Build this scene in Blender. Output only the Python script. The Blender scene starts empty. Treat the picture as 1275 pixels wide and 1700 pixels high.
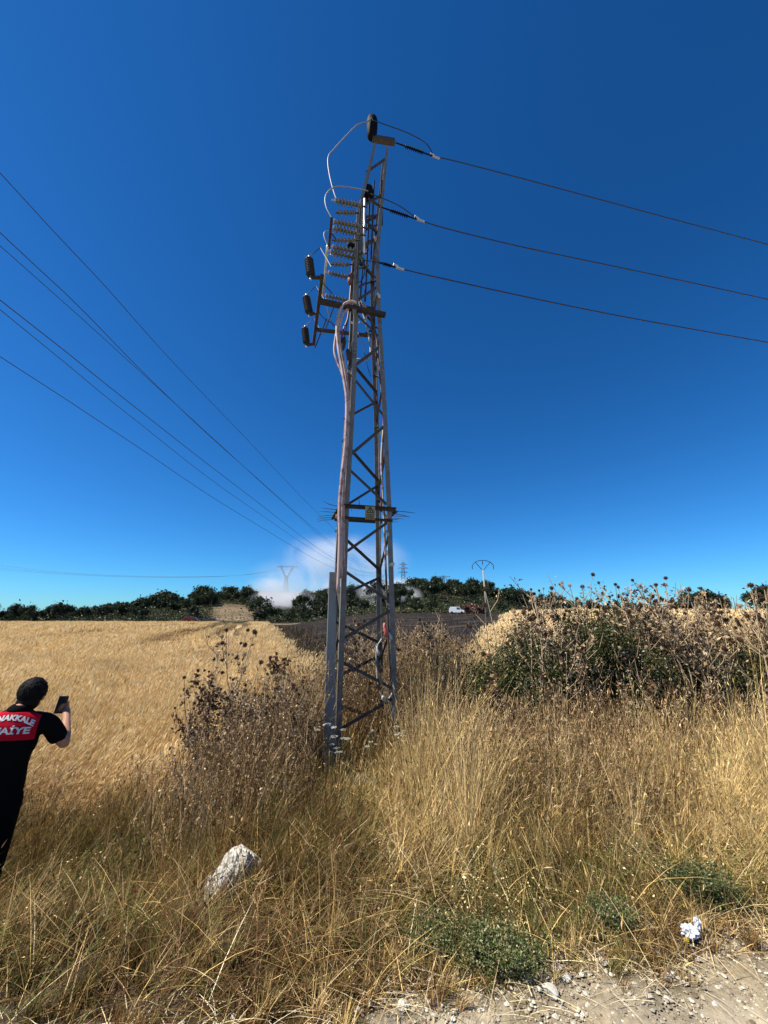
import bpy, math, random
import numpy as np
from mathutils import Vector, Matrix
from mathutils.bvhtree import BVHTree
random.seed(7)
RNG = np.random.default_rng(11)
S = bpy.context.scene
COL = S.collection
# ------------------------------------------------------------------ camera
F_PX = 639.0
PITCH = math.atan(165 / F_PX)
CAM_Z = 1.75
cam_d = bpy.data.cameras.new('camera')
cam_d.sensor_fit = 'VERTICAL'
cam_d.sensor_height = 24.0
cam_d.lens = 24.0 * F_PX / 1700.0
cam_d.clip_start = 0.05
cam_d.clip_end = 6000
cam = bpy.data.objects.new('camera', cam_d)
COL.objects.link(cam)
cam.location = (0, 0, CAM_Z)
cam.rotation_euler = (math.radians(90) + PITCH, 0, 0)
S.camera = cam
# ------------------------------------------------------------------ sky, sun, exposure
SUN_EL = math.radians(54)
SUN_DIR = Vector((-1.0, -0.22, 0)).normalized()          # horizontal direction towards the sun
W = bpy.data.worlds.new('World')
S.world = W
W.use_nodes = True
wn = W.node_tree
wn.nodes.clear()
sky = wn.nodes.new('ShaderNodeTexSky')
sky.sky_type = 'NISHITA'
sky.sun_disc = False
sky.sun_elevation = SUN_EL
sky.sun_rotation = math.atan2(SUN_DIR.x, SUN_DIR.y)
sky.altitude = 900
sky.air_density = 1.0
sky.dust_density = 0.12
sky.ozone_density = 1.5
sep = wn.nodes.new('ShaderNodeSeparateColor')
com = wn.nodes.new('ShaderNodeCombineColor')
wn.links.new(sky.outputs[0], sep.inputs[0])
for ch, (pw, gain) in enumerate(((1.46, .150), (1.16, .675), (1.13, 1.17))):
    p_ = wn.nodes.new('ShaderNodeMath')
    p_.operation = 'POWER'
    p_.inputs[1].default_value = pw
    g_ = wn.nodes.new('ShaderNodeMath')
    g_.operation = 'MULTIPLY'
    g_.inputs[1].default_value = gain
    wn.links.new(sep.outputs[ch], p_.inputs[0])
    wn.links.new(p_.outputs[0], g_.inputs[0])
    wn.links.new(g_.outputs[0], com.inputs[ch])
bg = wn.nodes.new('ShaderNodeBackground')
bg.inputs['Strength'].default_value = 0.062
wo = wn.nodes.new('ShaderNodeOutputWorld')
wn.links.new(com.outputs[0], bg.inputs['Color'])
wn.links.new(bg.outputs[0], wo.inputs['Surface'])
sd = bpy.data.lights.new('sun', 'SUN')
sd.energy = 5.0
sd.angle = math.radians(0.5)
sd.color = (1.0, 0.94, 0.83)
sun = bpy.data.objects.new('sun', sd)
COL.objects.link(sun)
sv = Vector((SUN_DIR.x * math.cos(SUN_EL), SUN_DIR.y * math.cos(SUN_EL), math.sin(SUN_EL)))
sun.rotation_euler = sv.to_track_quat('Z', 'Y').to_euler()
sun.location = (-20, -5, 30)
S.view_settings.view_transform = 'Standard'
S.view_settings.look = 'None'
S.view_settings.gamma = 1.0
S.view_settings.use_curve_mapping = False
S.view_settings.exposure = 0.60
S.render.engine = 'CYCLES'
S.cycles.use_denoising = True
S.cycles.max_bounces = 8
S.cycles.diffuse_bounces = 1
S.cycles.glossy_bounces = 2
S.cycles.transmission_bounces = 3
S.cycles.volume_bounces = 4
S.cycles.transparent_max_bounces = 6
S.cycles.volume_max_steps = 96
# ------------------------------------------------------------------ helpers
CP, SP = math.cos(PITCH), math.sin(PITCH)


def ray(px, py):
    a = (px - 637.5) / F_PX
    b = (850 - py) / F_PX
    return Vector((a, CP - b * SP, SP + b * CP))


CAMP = Vector((0, 0, CAM_Z))


def at(px, py, Y):
    v = ray(px, py)
    return CAMP + v * (Y / v.y)


def hz(px, py, z):
    v = ray(px, py)
    return CAMP + v * ((z - CAM_Z) / v.z)


def inplane(px, py, P, D):
    """point of the pixel's ray in the upright plane through P along the level direction D"""
    v = ray(px, py)
    n = Vector((-D[1], D[0]))
    t = (P[0] * n.x + P[1] * n.y) / (v.x * n.x + v.y * n.y)
    return CAMP + v * t


def sm(a, b, t):
    t = np.clip((np.asarray(t, dtype=float) - a) / (b - a), 0, 1)
    return t * t * (3 - 2 * t)


def fbm(x, y, s=1.0, seed=0.0):
    x = np.asarray(x, dtype=float) * s + seed
    y = np.asarray(y, dtype=float) * s + seed * 1.7
    r = np.sin(1.3 * x + 2.1 * np.sin(.7 * y + .4)) * .5 + np.sin(2.3 * y + 1.7 * np.sin(1.1 * x + 1.9)) * .3
    r = r + np.sin(4.1 * x - 3.3 * y + 1.3 * np.sin(2.7 * y)) * .2 + np.sin(7.3 * x + 6.1 * y) * .12
    return r


HA = [-1.6, -.97, -.74, -.59, -.39, -.31, -.25, -.15, 0, .125, .22, .34, .42, .6, 1.0, 2.0]
HZ = [-7, -5.0, 0.5, 5.4, 10.2, 9.0, 6.5, 7.5, 9.5, 14.5, 12.5, 6.5, 3.0, 1.0, 1.0, 1.0]


def gz(x, y):
    x = np.asarray(x, dtype=float)
    y = np.asarray(y, dtype=float)
    near = -.2 * sm(2.5, 5, y) - .42 * sm(.4, 2.6, -x) * sm(2.3, 3.4, y) + .1 * sm(1, 4, x) * sm(4, 7, y)
    near = near + .035 * fbm(x, y, 1.7) * sm(2.4, 3.4, y)
    yy = np.maximum(y, 5.0)
    a = x / yy
    wl = sm(0, .25, -a)
    wr = sm(.1, .42, a)
    zl = -.55 - .0125 * (np.minimum(yy, 110) - 5)
    zm = -.25 + .0125 * (np.minimum(yy, 110) - 8)
    zr = .0 + 1.02 * sm(8, 42, yy) - .004 * np.clip(yy - 50, 0, 80)
    far = zl * wl + zr * wr + zm * np.clip(1 - wl - wr, 0, 1)
    far = far + .06 * fbm(x, y, .35, 3)
    z = near + (far - near) * sm(5.5, 11, y)
    hill = np.interp(a, HA, HZ) * sm(118, 250, yy)
    hill = hill + 15.0 * sm(285, 400, yy) * sm(-.62, -.3, a) * sm(.42, .12, a)
    hill = hill + 0.8 * fbm(x, y, .05, 5) * sm(120, 220, yy)
    return z + hill * (y > 60)


def gzf(x, y):
    return float(gz(x, y))


def tag(o, label=None, cat=None, group=None, kind=None):
    if label:
        o['label'] = label
    if cat:
        o['category'] = cat
    if group:
        o['group'] = group
    if kind:
        o['kind'] = kind
    return o


def empty(name, loc=(0, 0, 0), rz=0.0, parent=None):
    o = bpy.data.objects.new(name, None)
    o.empty_display_size = .2
    COL.objects.link(o)
    o.location = loc
    o.rotation_euler = (0, 0, rz)
    return o


def link_mesh(name, me, mat, parent=None):
    o = bpy.data.objects.new(name, me)
    COL.objects.link(o)
    if mat is not None:
        me.materials.append(mat)
    if parent is not None:
        o.parent = parent
    return o


def basis(p0, p1, up=None):
    d = (Vector(p1) - Vector(p0))
    L = d.length
    d.normalize()
    u = Vector(up) if up is not None else Vector((0, 0, 1))
    if abs(d.dot(u)) > .98:
        u = Vector((0, 1, 0))
    s = d.cross(u).normalized()
    u = s.cross(d).normalized()
    return d, s, u, L


class MB:
    def __init__(self, origin=(0, 0, 0)):
        self.v = []
        self.f = []
        self.o = Vector(origin)

    def add(self, vs, fs):
        n = len(self.v)
        self.v += [tuple(Vector(p) - self.o) for p in vs]
        self.f += [tuple(i + n for i in q) for q in fs]
        return self

    def bar(self, p0, p1, w, t, up=None, off=(0, 0)):
        d, s, u, L = basis(p0, p1, up)
        p0 = Vector(p0) + s * off[0] + u * off[1]
        p1 = Vector(p1) + s * off[0] + u * off[1]
        vs = []
        for p in (p0, p1):
            for a, b in ((-1, -1), (1, -1), (1, 1), (-1, 1)):
                vs.append(p + s * (a * w / 2) + u * (b * t / 2))
        self.add(vs, [(0, 1, 2, 3), (7, 6, 5, 4), (0, 4, 5, 1), (1, 5, 6, 2), (2, 6, 7, 3), (3, 7, 4, 0)])
        return self

    def angle(self, p0, p1, w, t, a, b):
        """angle iron: two plates of width w running in directions a and b from the corner line"""
        a = Vector(a).normalized()
        b = Vector(b).normalized()
        for (m, n) in ((a, b), (b, a)):
            vs = []
            for p in (Vector(p0), Vector(p1)):
                q = p if m is a else p + n * 0
                st = 0 if m is a else t
                vs += [q + m * st, q + m * w, q + m * w + n * t, q + m * st + n * t]
            self.add(vs, [(0, 1, 2, 3), (7, 6, 5, 4), (0, 4, 5, 1), (1, 5, 6, 2), (2, 6, 7, 3), (3, 7, 4, 0)])
        return self

    def tube(self, pts, r, n=8, cap=True):
        pts = [Vector(p) for p in pts]
        k = len(pts)
        rs = r if isinstance(r, (list, tuple)) else [r] * k
        vs = []
        prev = None
        for i, p in enumerate(pts):
            d = (pts[min(i + 1, k - 1)] - pts[max(i - 1, 0)])
            if d.length < 1e-9:
                d = Vector((0, 0, 1))
            d.normalize()
            if prev is None:
                u = Vector((0, 0, 1)) if abs(d.z) < .9 else Vector((0, 1, 0))
                s = d.cross(u).normalized()
            else:
                s = (prev - d * prev.dot(d))
                s = s.normalized() if s.length > 1e-6 else d.cross(Vector((0, 1, 0))).normalized()
            prev = s
            u = s.cross(d)
            for j in range(n):
                a = 2 * math.pi * j / n
                vs.append(p + (s * math.cos(a) + u * math.sin(a)) * rs[i])
        fs = []
        for i in range(k - 1):
            for j in range(n):
                j2 = (j + 1) % n
                fs.append((i * n + j, i * n + j2, (i + 1) * n + j2, (i + 1) * n + j))
        if cap:
            fs.append(tuple(range(n - 1, -1, -1)))
            fs.append(tuple((k - 1) * n + j for j in range(n)))
        return self.add(vs, fs)

    def profile(self, p0, p1, prof, n=12):
        """lathe along p0->p1; prof = [(t 0..1, radius)]"""
        p0 = Vector(p0)
        p1 = Vector(p1)
        d, s, u, L = basis(p0, p1)
        vs = []
        for t, r in prof:
            for j in range(n):
                a = 2 * math.pi * j / n
                vs.append(p0 + d * (L * t) + (s * math.cos(a) + u * math.sin(a)) * max(r, 1e-4))
        fs = []
        for i in range(len(prof) - 1):
            for j in range(n):
                j2 = (j + 1) % n
                fs.append((i * n + j, i * n + j2, (i + 1) * n + j2, (i + 1) * n + j))
        fs.append(tuple(range(n - 1, -1, -1)))
        fs.append(tuple((len(prof) - 1) * n + j for j in range(n)))
        return self.add(vs, fs)

    def ball(self, c, r, nu=10, nv=7, sc=(1, 1, 1)):
        c = Vector(c)
        vs = []
        for i in range(nv + 1):
            th = math.pi * i / nv
            for j in range(nu):
                ph = 2 * math.pi * j / nu
                vs.append(c + Vector((math.sin(th) * math.cos(ph) * sc[0], math.sin(th) * math.sin(ph) * sc[1], math.cos(th) * sc[2])) * r)
        fs = []
        for i in range(nv):
            for j in range(nu):
                j2 = (j + 1) % nu
                fs.append((i * nu + j, (i + 1) * nu + j, (i + 1) * nu + j2, i * nu + j2))
        return self.add(vs, fs)

    def mesh(self, name, smooth=False):
        me = bpy.data.meshes.new(name)
        me.from_pydata(self.v, [], self.f)
        me.validate()
        if smooth:
            me.polygons.foreach_set('use_smooth', [True] * len(me.polygons))
        me.update()
        return me

    def build(self, name, mat, parent=None, smooth=False, bevel=0):
        o = link_mesh(name, self.mesh(name, smooth), mat, parent)
        if bevel:
            m = o.modifiers.new('bevel', 'BEVEL')
            m.width = bevel
            m.segments = 2
            m.limit_method = 'ANGLE'
        return o


def quads_mesh(name, verts, faces, cols, mat, parent=None, smooth=False):
    """verts (N,3) faces (M,4) cols (N,3)"""
    me = bpy.data.meshes.new(name)
    nv, nf = len(verts), len(faces)
    me.vertices.add(nv)
    me.vertices.foreach_set('co', np.ascontiguousarray(verts, dtype=np.float32).ravel())
    me.loops.add(nf * 4)
    me.loops.foreach_set('vertex_index', np.ascontiguousarray(faces, dtype=np.int32).ravel())
    me.polygons.add(nf)
    me.polygons.foreach_set('loop_start', np.arange(0, nf * 4, 4, dtype=np.int32))
    if smooth:
        me.polygons.foreach_set('use_smooth', np.ones(nf, dtype=bool))
    if cols is not None:
        at_ = me.color_attributes.new('tint', 'FLOAT_COLOR', 'POINT')
        c4 = np.ones((nv, 4), dtype=np.float32)
        c4[:, :3] = cols
        at_.data.foreach_set('color', c4.ravel())
    me.update(calc_edges=True)
    return link_mesh(name, me, mat, parent)


def copy_tree(o, parent=None):
    c = o.copy()
    COL.objects.link(c)
    if parent is not None:
        c.parent = parent
    for ch in list(KIDS.get(o.name, [])) or [k for k in o.children]:
        copy_tree(ch, c)
    return c


KIDS = {}


# ------------------------------------------------------------------ materials
def new_mat(name):
    m = bpy.data.materials.new(name)
    m.use_nodes = True
    nt = m.node_tree
    nt.nodes.clear()
    out = nt.nodes.new('ShaderNodeOutputMaterial')
    return m, nt, out


def N(nt, kind, **kw):
    n = nt.nodes.new(kind)
    for k, v in kw.items():
        if k in n.inputs.keys():
            n.inputs[k].default_value = v
        else:
            setattr(n, k, v)
    return n


def surf(name, col, rough=.6, metal=0.0, var=.25, scale=12.0, col2=None, thr=(.5, .65), bump=.0, spec=.5, coord='Object', detail=6.0):
    """base colour varied by noise, optional second colour in patches (rust, dirt)"""
    m, nt, out = new_mat(name)
    tc = N(nt, 'ShaderNodeTexCoord')
    no = N(nt, 'ShaderNodeTexNoise', Scale=scale, Detail=detail)
    nt.links.new(tc.outputs[coord], no.inputs['Vector'])
    mix = N(nt, 'ShaderNodeMix', data_type='RGBA')
    mix.inputs[6].default_value = tuple(c * (1 - var) for c in col) + (1,)
    mix.inputs[7].default_value = tuple(min(1, c * (1 + var)) for c in col) + (1,)
    nt.links.new(no.outputs['Fac'], mix.inputs[0])
    res = mix.outputs[2]
    if col2:
        n2 = N(nt, 'ShaderNodeTexNoise', Scale=scale * .6, Detail=8.0, Roughness=.7)
        nt.links.new(tc.outputs[coord], n2.inputs['Vector'])
        mr = N(nt, 'ShaderNodeMapRange')
        mr.inputs['From Min'].default_value = thr[0]
        mr.inputs['From Max'].default_value = thr[1]
        nt.links.new(n2.outputs['Fac'], mr.inputs['Value'])
        m2 = N(nt, 'ShaderNodeMix', data_type='RGBA')
        m2.inputs[7].default_value = tuple(col2) + (1,)
        nt.links.new(mr.outputs[0], m2.inputs[0])
        nt.links.new(res, m2.inputs[6])
        res = m2.outputs[2]
    b = N(nt, 'ShaderNodeBsdfPrincipled', Roughness=rough, Metallic=metal)
    b.inputs['Specular IOR Level'].default_value = spec
    nt.links.new(res, b.inputs['Base Color'])
    if bump:
        bp = N(nt, 'ShaderNodeBump', Strength=bump, Distance=.01)
        nt.links.new(no.outputs['Fac'], bp.inputs['Height'])
        nt.links.new(bp.outputs[0], b.inputs['Normal'])
    nt.links.new(b.outputs[0], out.inputs[0])
    return m


def leaf_mat(name, trans=.3, rough=.6, gain=1.0, gloss=.06, scale=3.0):
    """plant matter: tint attribute, varied by noise, partly translucent"""
    m, nt, out = new_mat(name)
    a = N(nt, 'ShaderNodeAttribute', attribute_name='tint')
    tc = N(nt, 'ShaderNodeTexCoord')
    no = N(nt, 'ShaderNodeTexNoise', Scale=scale, Detail=3.0)
    nt.links.new(tc.outputs['Object'], no.inputs['Vector'])
    mr = N(nt, 'ShaderNodeMapRange')
    mr.inputs['From Min'].default_value = .3
    mr.inputs['From Max'].default_value = .7
    mr.inputs['To Min'].default_value = .75 * gain
    mr.inputs['To Max'].default_value = 1.25 * gain
    nt.links.new(no.outputs['Fac'], mr.inputs['Value'])
    mul = N(nt, 'ShaderNodeVectorMath', operation='SCALE')
    nt.links.new(a.outputs['Color'], mul.inputs[0])
    nt.links.new(mr.outputs[0], mul.inputs['Scale'])
    d = N(nt, 'ShaderNodeBsdfDiffuse')
    t = N(nt, 'ShaderNodeBsdfTranslucent')
    g = N(nt, 'ShaderNodeBsdfGlossy', Roughness=.45)
    g.inputs['Color'].default_value = (1, .95, .85, 1)
    nt.links.new(mul.outputs[0], d.inputs['Color'])
    nt.links.new(mul.outputs[0], t.inputs['Color'])
    mx = N(nt, 'ShaderNodeMixShader')
    mx.inputs[0].default_value = trans
    nt.links.new(d.outputs[0], mx.inputs[1])
    nt.links.new(t.outputs[0], mx.inputs[2])
    m2 = N(nt, 'ShaderNodeMixShader')
    m2.inputs[0].default_value = gloss
    nt.links.new(mx.outputs[0], m2.inputs[1])
    nt.links.new(g.outputs[0], m2.inputs[2])
    nt.links.new(m2.outputs[0], out.inputs[0])
    return m


M = {}
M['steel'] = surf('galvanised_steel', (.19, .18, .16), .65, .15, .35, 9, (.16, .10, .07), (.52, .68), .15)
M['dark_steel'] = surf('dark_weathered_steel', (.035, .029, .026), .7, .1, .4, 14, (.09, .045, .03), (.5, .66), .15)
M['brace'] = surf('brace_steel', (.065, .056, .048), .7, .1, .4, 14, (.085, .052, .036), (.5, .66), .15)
M['alu'] = surf('bright_aluminium', (.62, .62, .6), .35, .7, .2, 20)
M['trunk'] = surf('grey_galvanised_cover', (.24, .235, .215), .7, .1, .18, 6, (.11, .10, .09), (.56, .72), .08)
M['conduit'] = surf('weathered_pink_cable', (.46, .33, .30), .5, 0, .22, 10, (.20, .11, .09), (.50, .62), .1)
M['pipe'] = surf('pale_pipe', (.46, .42, .38), .5, 0, .25, 10, (.12, .08, .06), (.5, .6), .1)
M['cable_red'] = surf('red_brown_cable', (.17, .055, .045), .5, 0, .35, 14)
M['cable_black'] = surf('black_cable', (.03, .03, .032), .45, 0, .3, 14)
M['wire'] = surf('aluminium_conductor', (.05, .05, .055), .5, .5, .2, 5)
M['wire_pale'] = surf('pale_jumper', (.24, .24, .26), .5, .2, .25, 9)
M['farwire'] = surf('far_conductor', (.03, .035, .05), .8, .0, .1, 1)
M['porcelain'] = surf('grey_green_porcelain', (.12, .13, .125), .12, 0, .25, 20, spec=.9)
M['polymer'] = surf('black_polymer', (.008, .008, .010), .7, 0, .3, 20, spec=.08)
M['arrester'] = surf('grey_polymer', (.028, .028, .032), .6, 0, .25, 25, spec=.15)
M['concrete'] = surf('grey_concrete', (.33, .31, .28), .9, 0, .2, 1.5, spec=.12)
M['pylon'] = surf('far_pylon_steel', (.045, .06, .085), .8, .0, .15, .4)
M['stem'] = surf('dry_stem', (.40, .30, .19), .8, 0, .4, 12, spec=.12)
M['stem_dark'] = surf('dark_dry_stem', (.15, .088, .05), .8, 0, .4, 12, spec=.12)
M['green_stem'] = surf('green_stem', (.12, .14, .06), .7, 0, .3, 12, spec=.12)
M['umbel'] = surf('white_florets', (.62, .62, .52), .8, 0, .25, 60, spec=.12)
M['rock'] = surf('pale_limestone', (.56, .525, .45), .9, 0, .3, 11, (.15, .125, .09), (.52, .60), 1.0, detail=12, spec=.12)
M['stone'] = surf('grey_stone', (.40, .37, .32), .9, 0, .25, 14, (.22, .19, .15), (.52, .66), .6, detail=8, spec=.12)
M['grass'] = leaf_mat('dry_grass', .13, gloss=.02)
M['wheat'] = leaf_mat('ripe_wheat', .25, gloss=.03, scale=.6)
M['leaf'] = leaf_mat('green_leaf', .14, gloss=.04)
M['dead_leaf'] = leaf_mat('dead_leaf', .08, gloss=.02)
M['tree_leaf'] = leaf_mat('tree_leaf', .12, gloss=.03, scale=.25)
M['bark'] = surf('bark', (.10, .075, .055), .9, 0, .3, 2, spec=.12)
M['hair'] = surf('black_hair', (.005, .004, .004), .7, 0, .3, 90, bump=.3, spec=.15)
M['skin'] = surf('skin', (.44, .235, .155), .5, 0, .12, 25, spec=.12)
M['black_cloth'] = surf('black_cloth', (.005, .005, .006), .9, 0, .3, 40, spec=.04)
M['belt'] = surf('black_leather', (.02, .02, .02), .4, 0, .2, 30)
M['phone'] = surf('black_phone_glass', (.01, .01, .012), .12, 0, .1, 30, spec=.8)
M['letter'] = surf('grey_print', (.62, .60, .60), .5, 0, .12, 60)
M['plastic'] = surf('white_wrapper', (.75, .76, .80), .3, 0, .12, 40)
M['yellow'] = surf('yellow_print', (.75, .5, .04), .4, 0, .12, 40)
M['sign'] = surf('faded_yellow_sign', (.34, .27, .10), .6, 0, .25, 30, (.17, .13, .07), (.5, .66))
M['sign_mark'] = surf('sign_print', (.035, .03, .025), .6, 0, .2, 30)
M['red_paint'] = surf('red_paint', (.22, .03, .028), .3, 0, .1, 1)
M['white_paint'] = surf('white_paint', (.7, .7, .7), .3, 0, .08, 1)
M['dark_paint'] = surf('dark_paint', (.04, .045, .05), .3, 0, .1, 1)
M['glass'] = surf('vehicle_glass', (.03, .035, .04), .08, 0, .1, 1, spec=.9)
M['rubber'] = surf('rubber', (.02, .02, .02), .8, 0, .2, 4, spec=.12)
M['tape_red'] = surf('red_tape', (.55, .12, .08), .5, 0, .3, 20)
M['tape_white'] = surf('white_tape', (.52, .49, .43), .5, 0, .1, 20)


def shirt_mat():
    """black polo; a red panel across the upper back"""
    m, nt, out = new_mat('black_and_red_shirt')
    tc = N(nt, 'ShaderNodeTexCoord')
    sx = N(nt, 'ShaderNodeSeparateXYZ')
    nt.links.new(tc.outputs['Object'], sx.inputs[0])

    def math_(op, a, b=None, c=None):
        n = N(nt, 'ShaderNodeMath', operation=op)
        for i, q in enumerate((a, b, c)):
            if q is None:
                continue
            if isinstance(q, (int, float)):
                n.inputs[i].default_value = q
            else:
                nt.links.new(q, n.inputs[i])
        return n.outputs[0]
    x, y, z = sx.outputs
    # panel: below an arched seam at the collar, above a seam under the shoulder blades, inside the sleeves
    x2 = math_('MULTIPLY', x, x)
    top = math_('LESS_THAN', z, math_('MULTIPLY_ADD', x2, -1.1, 1.475))
    bot = math_('GREATER_THAN', z, math_('MULTIPLY_ADD', x2, -.5, 1.292))
    side = math_('LESS_THAN', math_('ABSOLUTE', x), .172)
    back = math_('LESS_THAN', y, .0)
    msk = math_('MULTIPLY', math_('MULTIPLY', top, bot), math_('MULTIPLY', side, back))
    no = N(nt, 'ShaderNodeTexNoise', Scale=60.0, Detail=4.0)
    nt.links.new(tc.outputs['Object'], no.inputs['Vector'])
    red = N(nt, 'ShaderNodeMix', data_type='RGBA')
    red.inputs[6].default_value = (.36, .006, .016, 1)
    red.inputs[7].default_value = (.50, .010, .026, 1)
    nt.links.new(no.outputs['Fac'], red.inputs[0])
    mx = N(nt, 'ShaderNodeMix', data_type='RGBA')
    mx.inputs[6].default_value = (.005, .005, .006, 1)
    nt.links.new(msk, mx.inputs[0])
    nt.links.new(red.outputs[2], mx.inputs[7])
    b = N(nt, 'ShaderNodeBsdfPrincipled', Roughness=.85)
    b.inputs['Specular IOR Level'].default_value = .05
    nt.links.new(mx.outputs[2], b.inputs['Base Color'])
    nt.links.new(b.outputs[0], out.inputs[0])
    return m


M['shirt'] = shirt_mat()


def ground_mat(name, s1, s2, bump, coarse=.0):
    m, nt, out = new_mat(name)
    a = N(nt, 'ShaderNodeAttribute', attribute_name='tint')
    tc = N(nt, 'ShaderNodeTexCoord')
    n1 = N(nt, 'ShaderNodeTexNoise', Scale=s1, Detail=10.0, Roughness=.65)
    n2 = N(nt, 'ShaderNodeTexNoise', Scale=s2, Detail=6.0, Roughness=.6)
    vo = N(nt, 'ShaderNodeTexVoronoi', Scale=55.0)
    for n in (n1, n2, vo):
        nt.links.new(tc.outputs['Object'], n.inputs['Vector'])
    add = N(nt, 'ShaderNodeMath', operation='ADD')
    nt.links.new(n1.outputs['Fac'], add.inputs[0])
    nt.links.new(n2.outputs['Fac'], add.inputs[1])
    mr = N(nt, 'ShaderNodeMapRange')
    mr.inputs['From Min'].default_value = .7
    mr.inputs['From Max'].default_value = 1.3
    mr.inputs['To Min'].default_value = .55
    mr.inputs['To Max'].default_value = 1.45
    nt.links.new(add.outputs[0], mr.inputs['Value'])
    mul = N(nt, 'ShaderNodeVectorMath', operation='SCALE')
    nt.links.new(a.outputs['Color'], mul.inputs[0])
    nt.links.new(mr.outputs[0], mul.inputs['Scale'])
    b = N(nt, 'ShaderNodeBsdfPrincipled', Roughness=.95)
    b.inputs['Specular IOR Level'].default_value = .1
    nt.links.new(mul.outputs[0], b.inputs['Base Color'])
    bp = N(nt, 'ShaderNodeBump', Strength=bump, Distance=.02)
    nt.links.new(n1.outputs['Fac'], bp.inputs['Height'])
    nt.links.new(bp.outputs[0], b.inputs['Normal'])
    nt.links.new(b.outputs[0], out.inputs[0])
    return m


M['ground'] = ground_mat('field_soil', 3.0, .35, .6)
M['road'] = ground_mat('crushed_stone_road', 28.0, 2.5, .8)

# ------------------------------------------------------------------ zones in plan


def wheat_left(x, y):
    e1 = (-1.9 - .31 * (y - 12)) + .25 * fbm(x * 0, y, .8)
    near = (x < -1.75 + .25 * fbm(x * 0, y, 1.5)) & (y > 5.15 + .25 * fbm(x, y * 0, 1.3) + .22 * np.clip(x + 4, -2, 2.4))
    return np.where(y < 12, near, x < e1) & (y < 112 + 3 * fbm(x, 0 * y, .05)) & (x > -1.6 * y - 14)


def wheat_right(x, y):
    e = 1.15 + .37 * (y - 10) + .35 * fbm(x * 0, y, .7)
    return (x > e) & (y > 9.3) & (y < 82)


def burnt(x, y):
    return (x > (-1.9 - .31 * (y - 12)) + .2) & (x < 1.15 + .37 * (y - 10)) & (y > 10.5) & (y < 125)


def road_edge(x):
    return 2.20 + .195 * x + .05 * np.sin(3.1 * x) + .035 * np.sin(7.3 * x + 1)


# ------------------------------------------------------------------ ground
def spaced(lo, hi, n, k, c=0.0):
    t = np.linspace(math.asinh((lo - c) * k), math.asinh((hi - c) * k), n)
    return c + np.sinh(t) / k


def make_ground():
    xs = spaced(-2500, 2500, 330, .55)
    ys = spaced(-60, 4000, 420, .5, 3.5)
    X, Y = np.meshgrid(xs, ys)
    Z = gz(X, Y)
    Z = Z - .05 * (Y < road_edge(X) + .05)
    c = np.zeros(X.shape + (3,))
    c[:] = (.07, .047, .026)
    c[:] += .02 * fbm(X, Y, 2.0)[..., None]
    wl = wheat_left(X, Y)[..., None]
    wr = wheat_right(X, Y)[..., None]
    c = np.where(wl | wr, np.array((.42, .30, .15)), c)
    bt = burnt(X, Y)
    bc = np.array((.019, .0145, .011)) + .007 * fbm(X * .6, Y * 2, .6)[..., None] + (fbm(X, Y, .45, 9)[..., None] > .35) * np.array((.035, .026, .015))
    c = np.where(bt[..., None], bc, c)
    far = ((Y > 112) & ~bt)[..., None]
    n = fbm(X, Y, .08, 2)[..., None]
    c = np.where(far, np.where(n > .45, np.array((.07, .06, .03)), np.array((.022, .025, .010))), c)
    aa = X / np.maximum(Y, 5)
    clr = (aa < -.325) & (aa > -.43) & (Y > 135) & (Y < 205)
    c = np.where(clr[..., None], np.array((.15, .11, .065)) * (1 + .5 * n), c)
    c = np.where(((Y > 112) & (Y < 122) & (X < -25))[..., None], np.array((.22, .16, .09)), c)
    c = np.where(((Y > 262) & (Y < 600))[..., None], np.array((.20, .15, .12)), c)
    c = np.clip(c, .01, 1)
    ny, nx = X.shape
    idx = np.arange(nx * ny).reshape(ny, nx)
    faces = np.stack([idx[:-1, :-1], idx[:-1, 1:], idx[1:, 1:], idx[1:, :-1]], -1).reshape(-1, 4)
    o = quads_mesh('ground', np.stack([X, Y, Z], -1).reshape(-1, 3), faces, c.reshape(-1, 3), M['ground'], smooth=True)
    tag(o, kind='structure')
    xs = np.linspace(-4.5, 6.5, 340)
    xs = np.concatenate([[-40, -20, -10], xs, [12, 22, 40]])
    ys = np.concatenate([[-30, -15, -6, -2, 0, .8], np.linspace(1.2, 4.4, 130)])
    X, Y = np.meshgrid(xs, ys)
    e = Y - road_edge(X)
    Z = .004 + .006 * fbm(X, Y, 9.0) + .004 * fbm(X, Y, 26.0, 4) - .10 * sm(-.02, .35, e) - .6 * sm(.4, 1.3, e)
    c = np.zeros(X.shape + (3,))
    c[:] = (.36, .295, .195)
    c += .05 * fbm(X, Y, 4)[..., None]
    c *= (1 - .35 * sm(-.35, .05, e)[..., None] * (fbm(X, Y, 6, 2)[..., None] > -.1))
    ny, nx = X.shape
    idx = np.arange(nx * ny).reshape(ny, nx)
    faces = np.stack([idx[:-1, :-1], idx[:-1, 1:], idx[1:, 1:], idx[1:, :-1]], -1).reshape(-1, 4)
    o = quads_mesh('road', np.stack([X, Y, Z], -1).reshape(-1, 3), faces, c.reshape(-1, 3), M['road'], smooth=True)
    tag(o, kind='structure')


make_ground()


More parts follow.
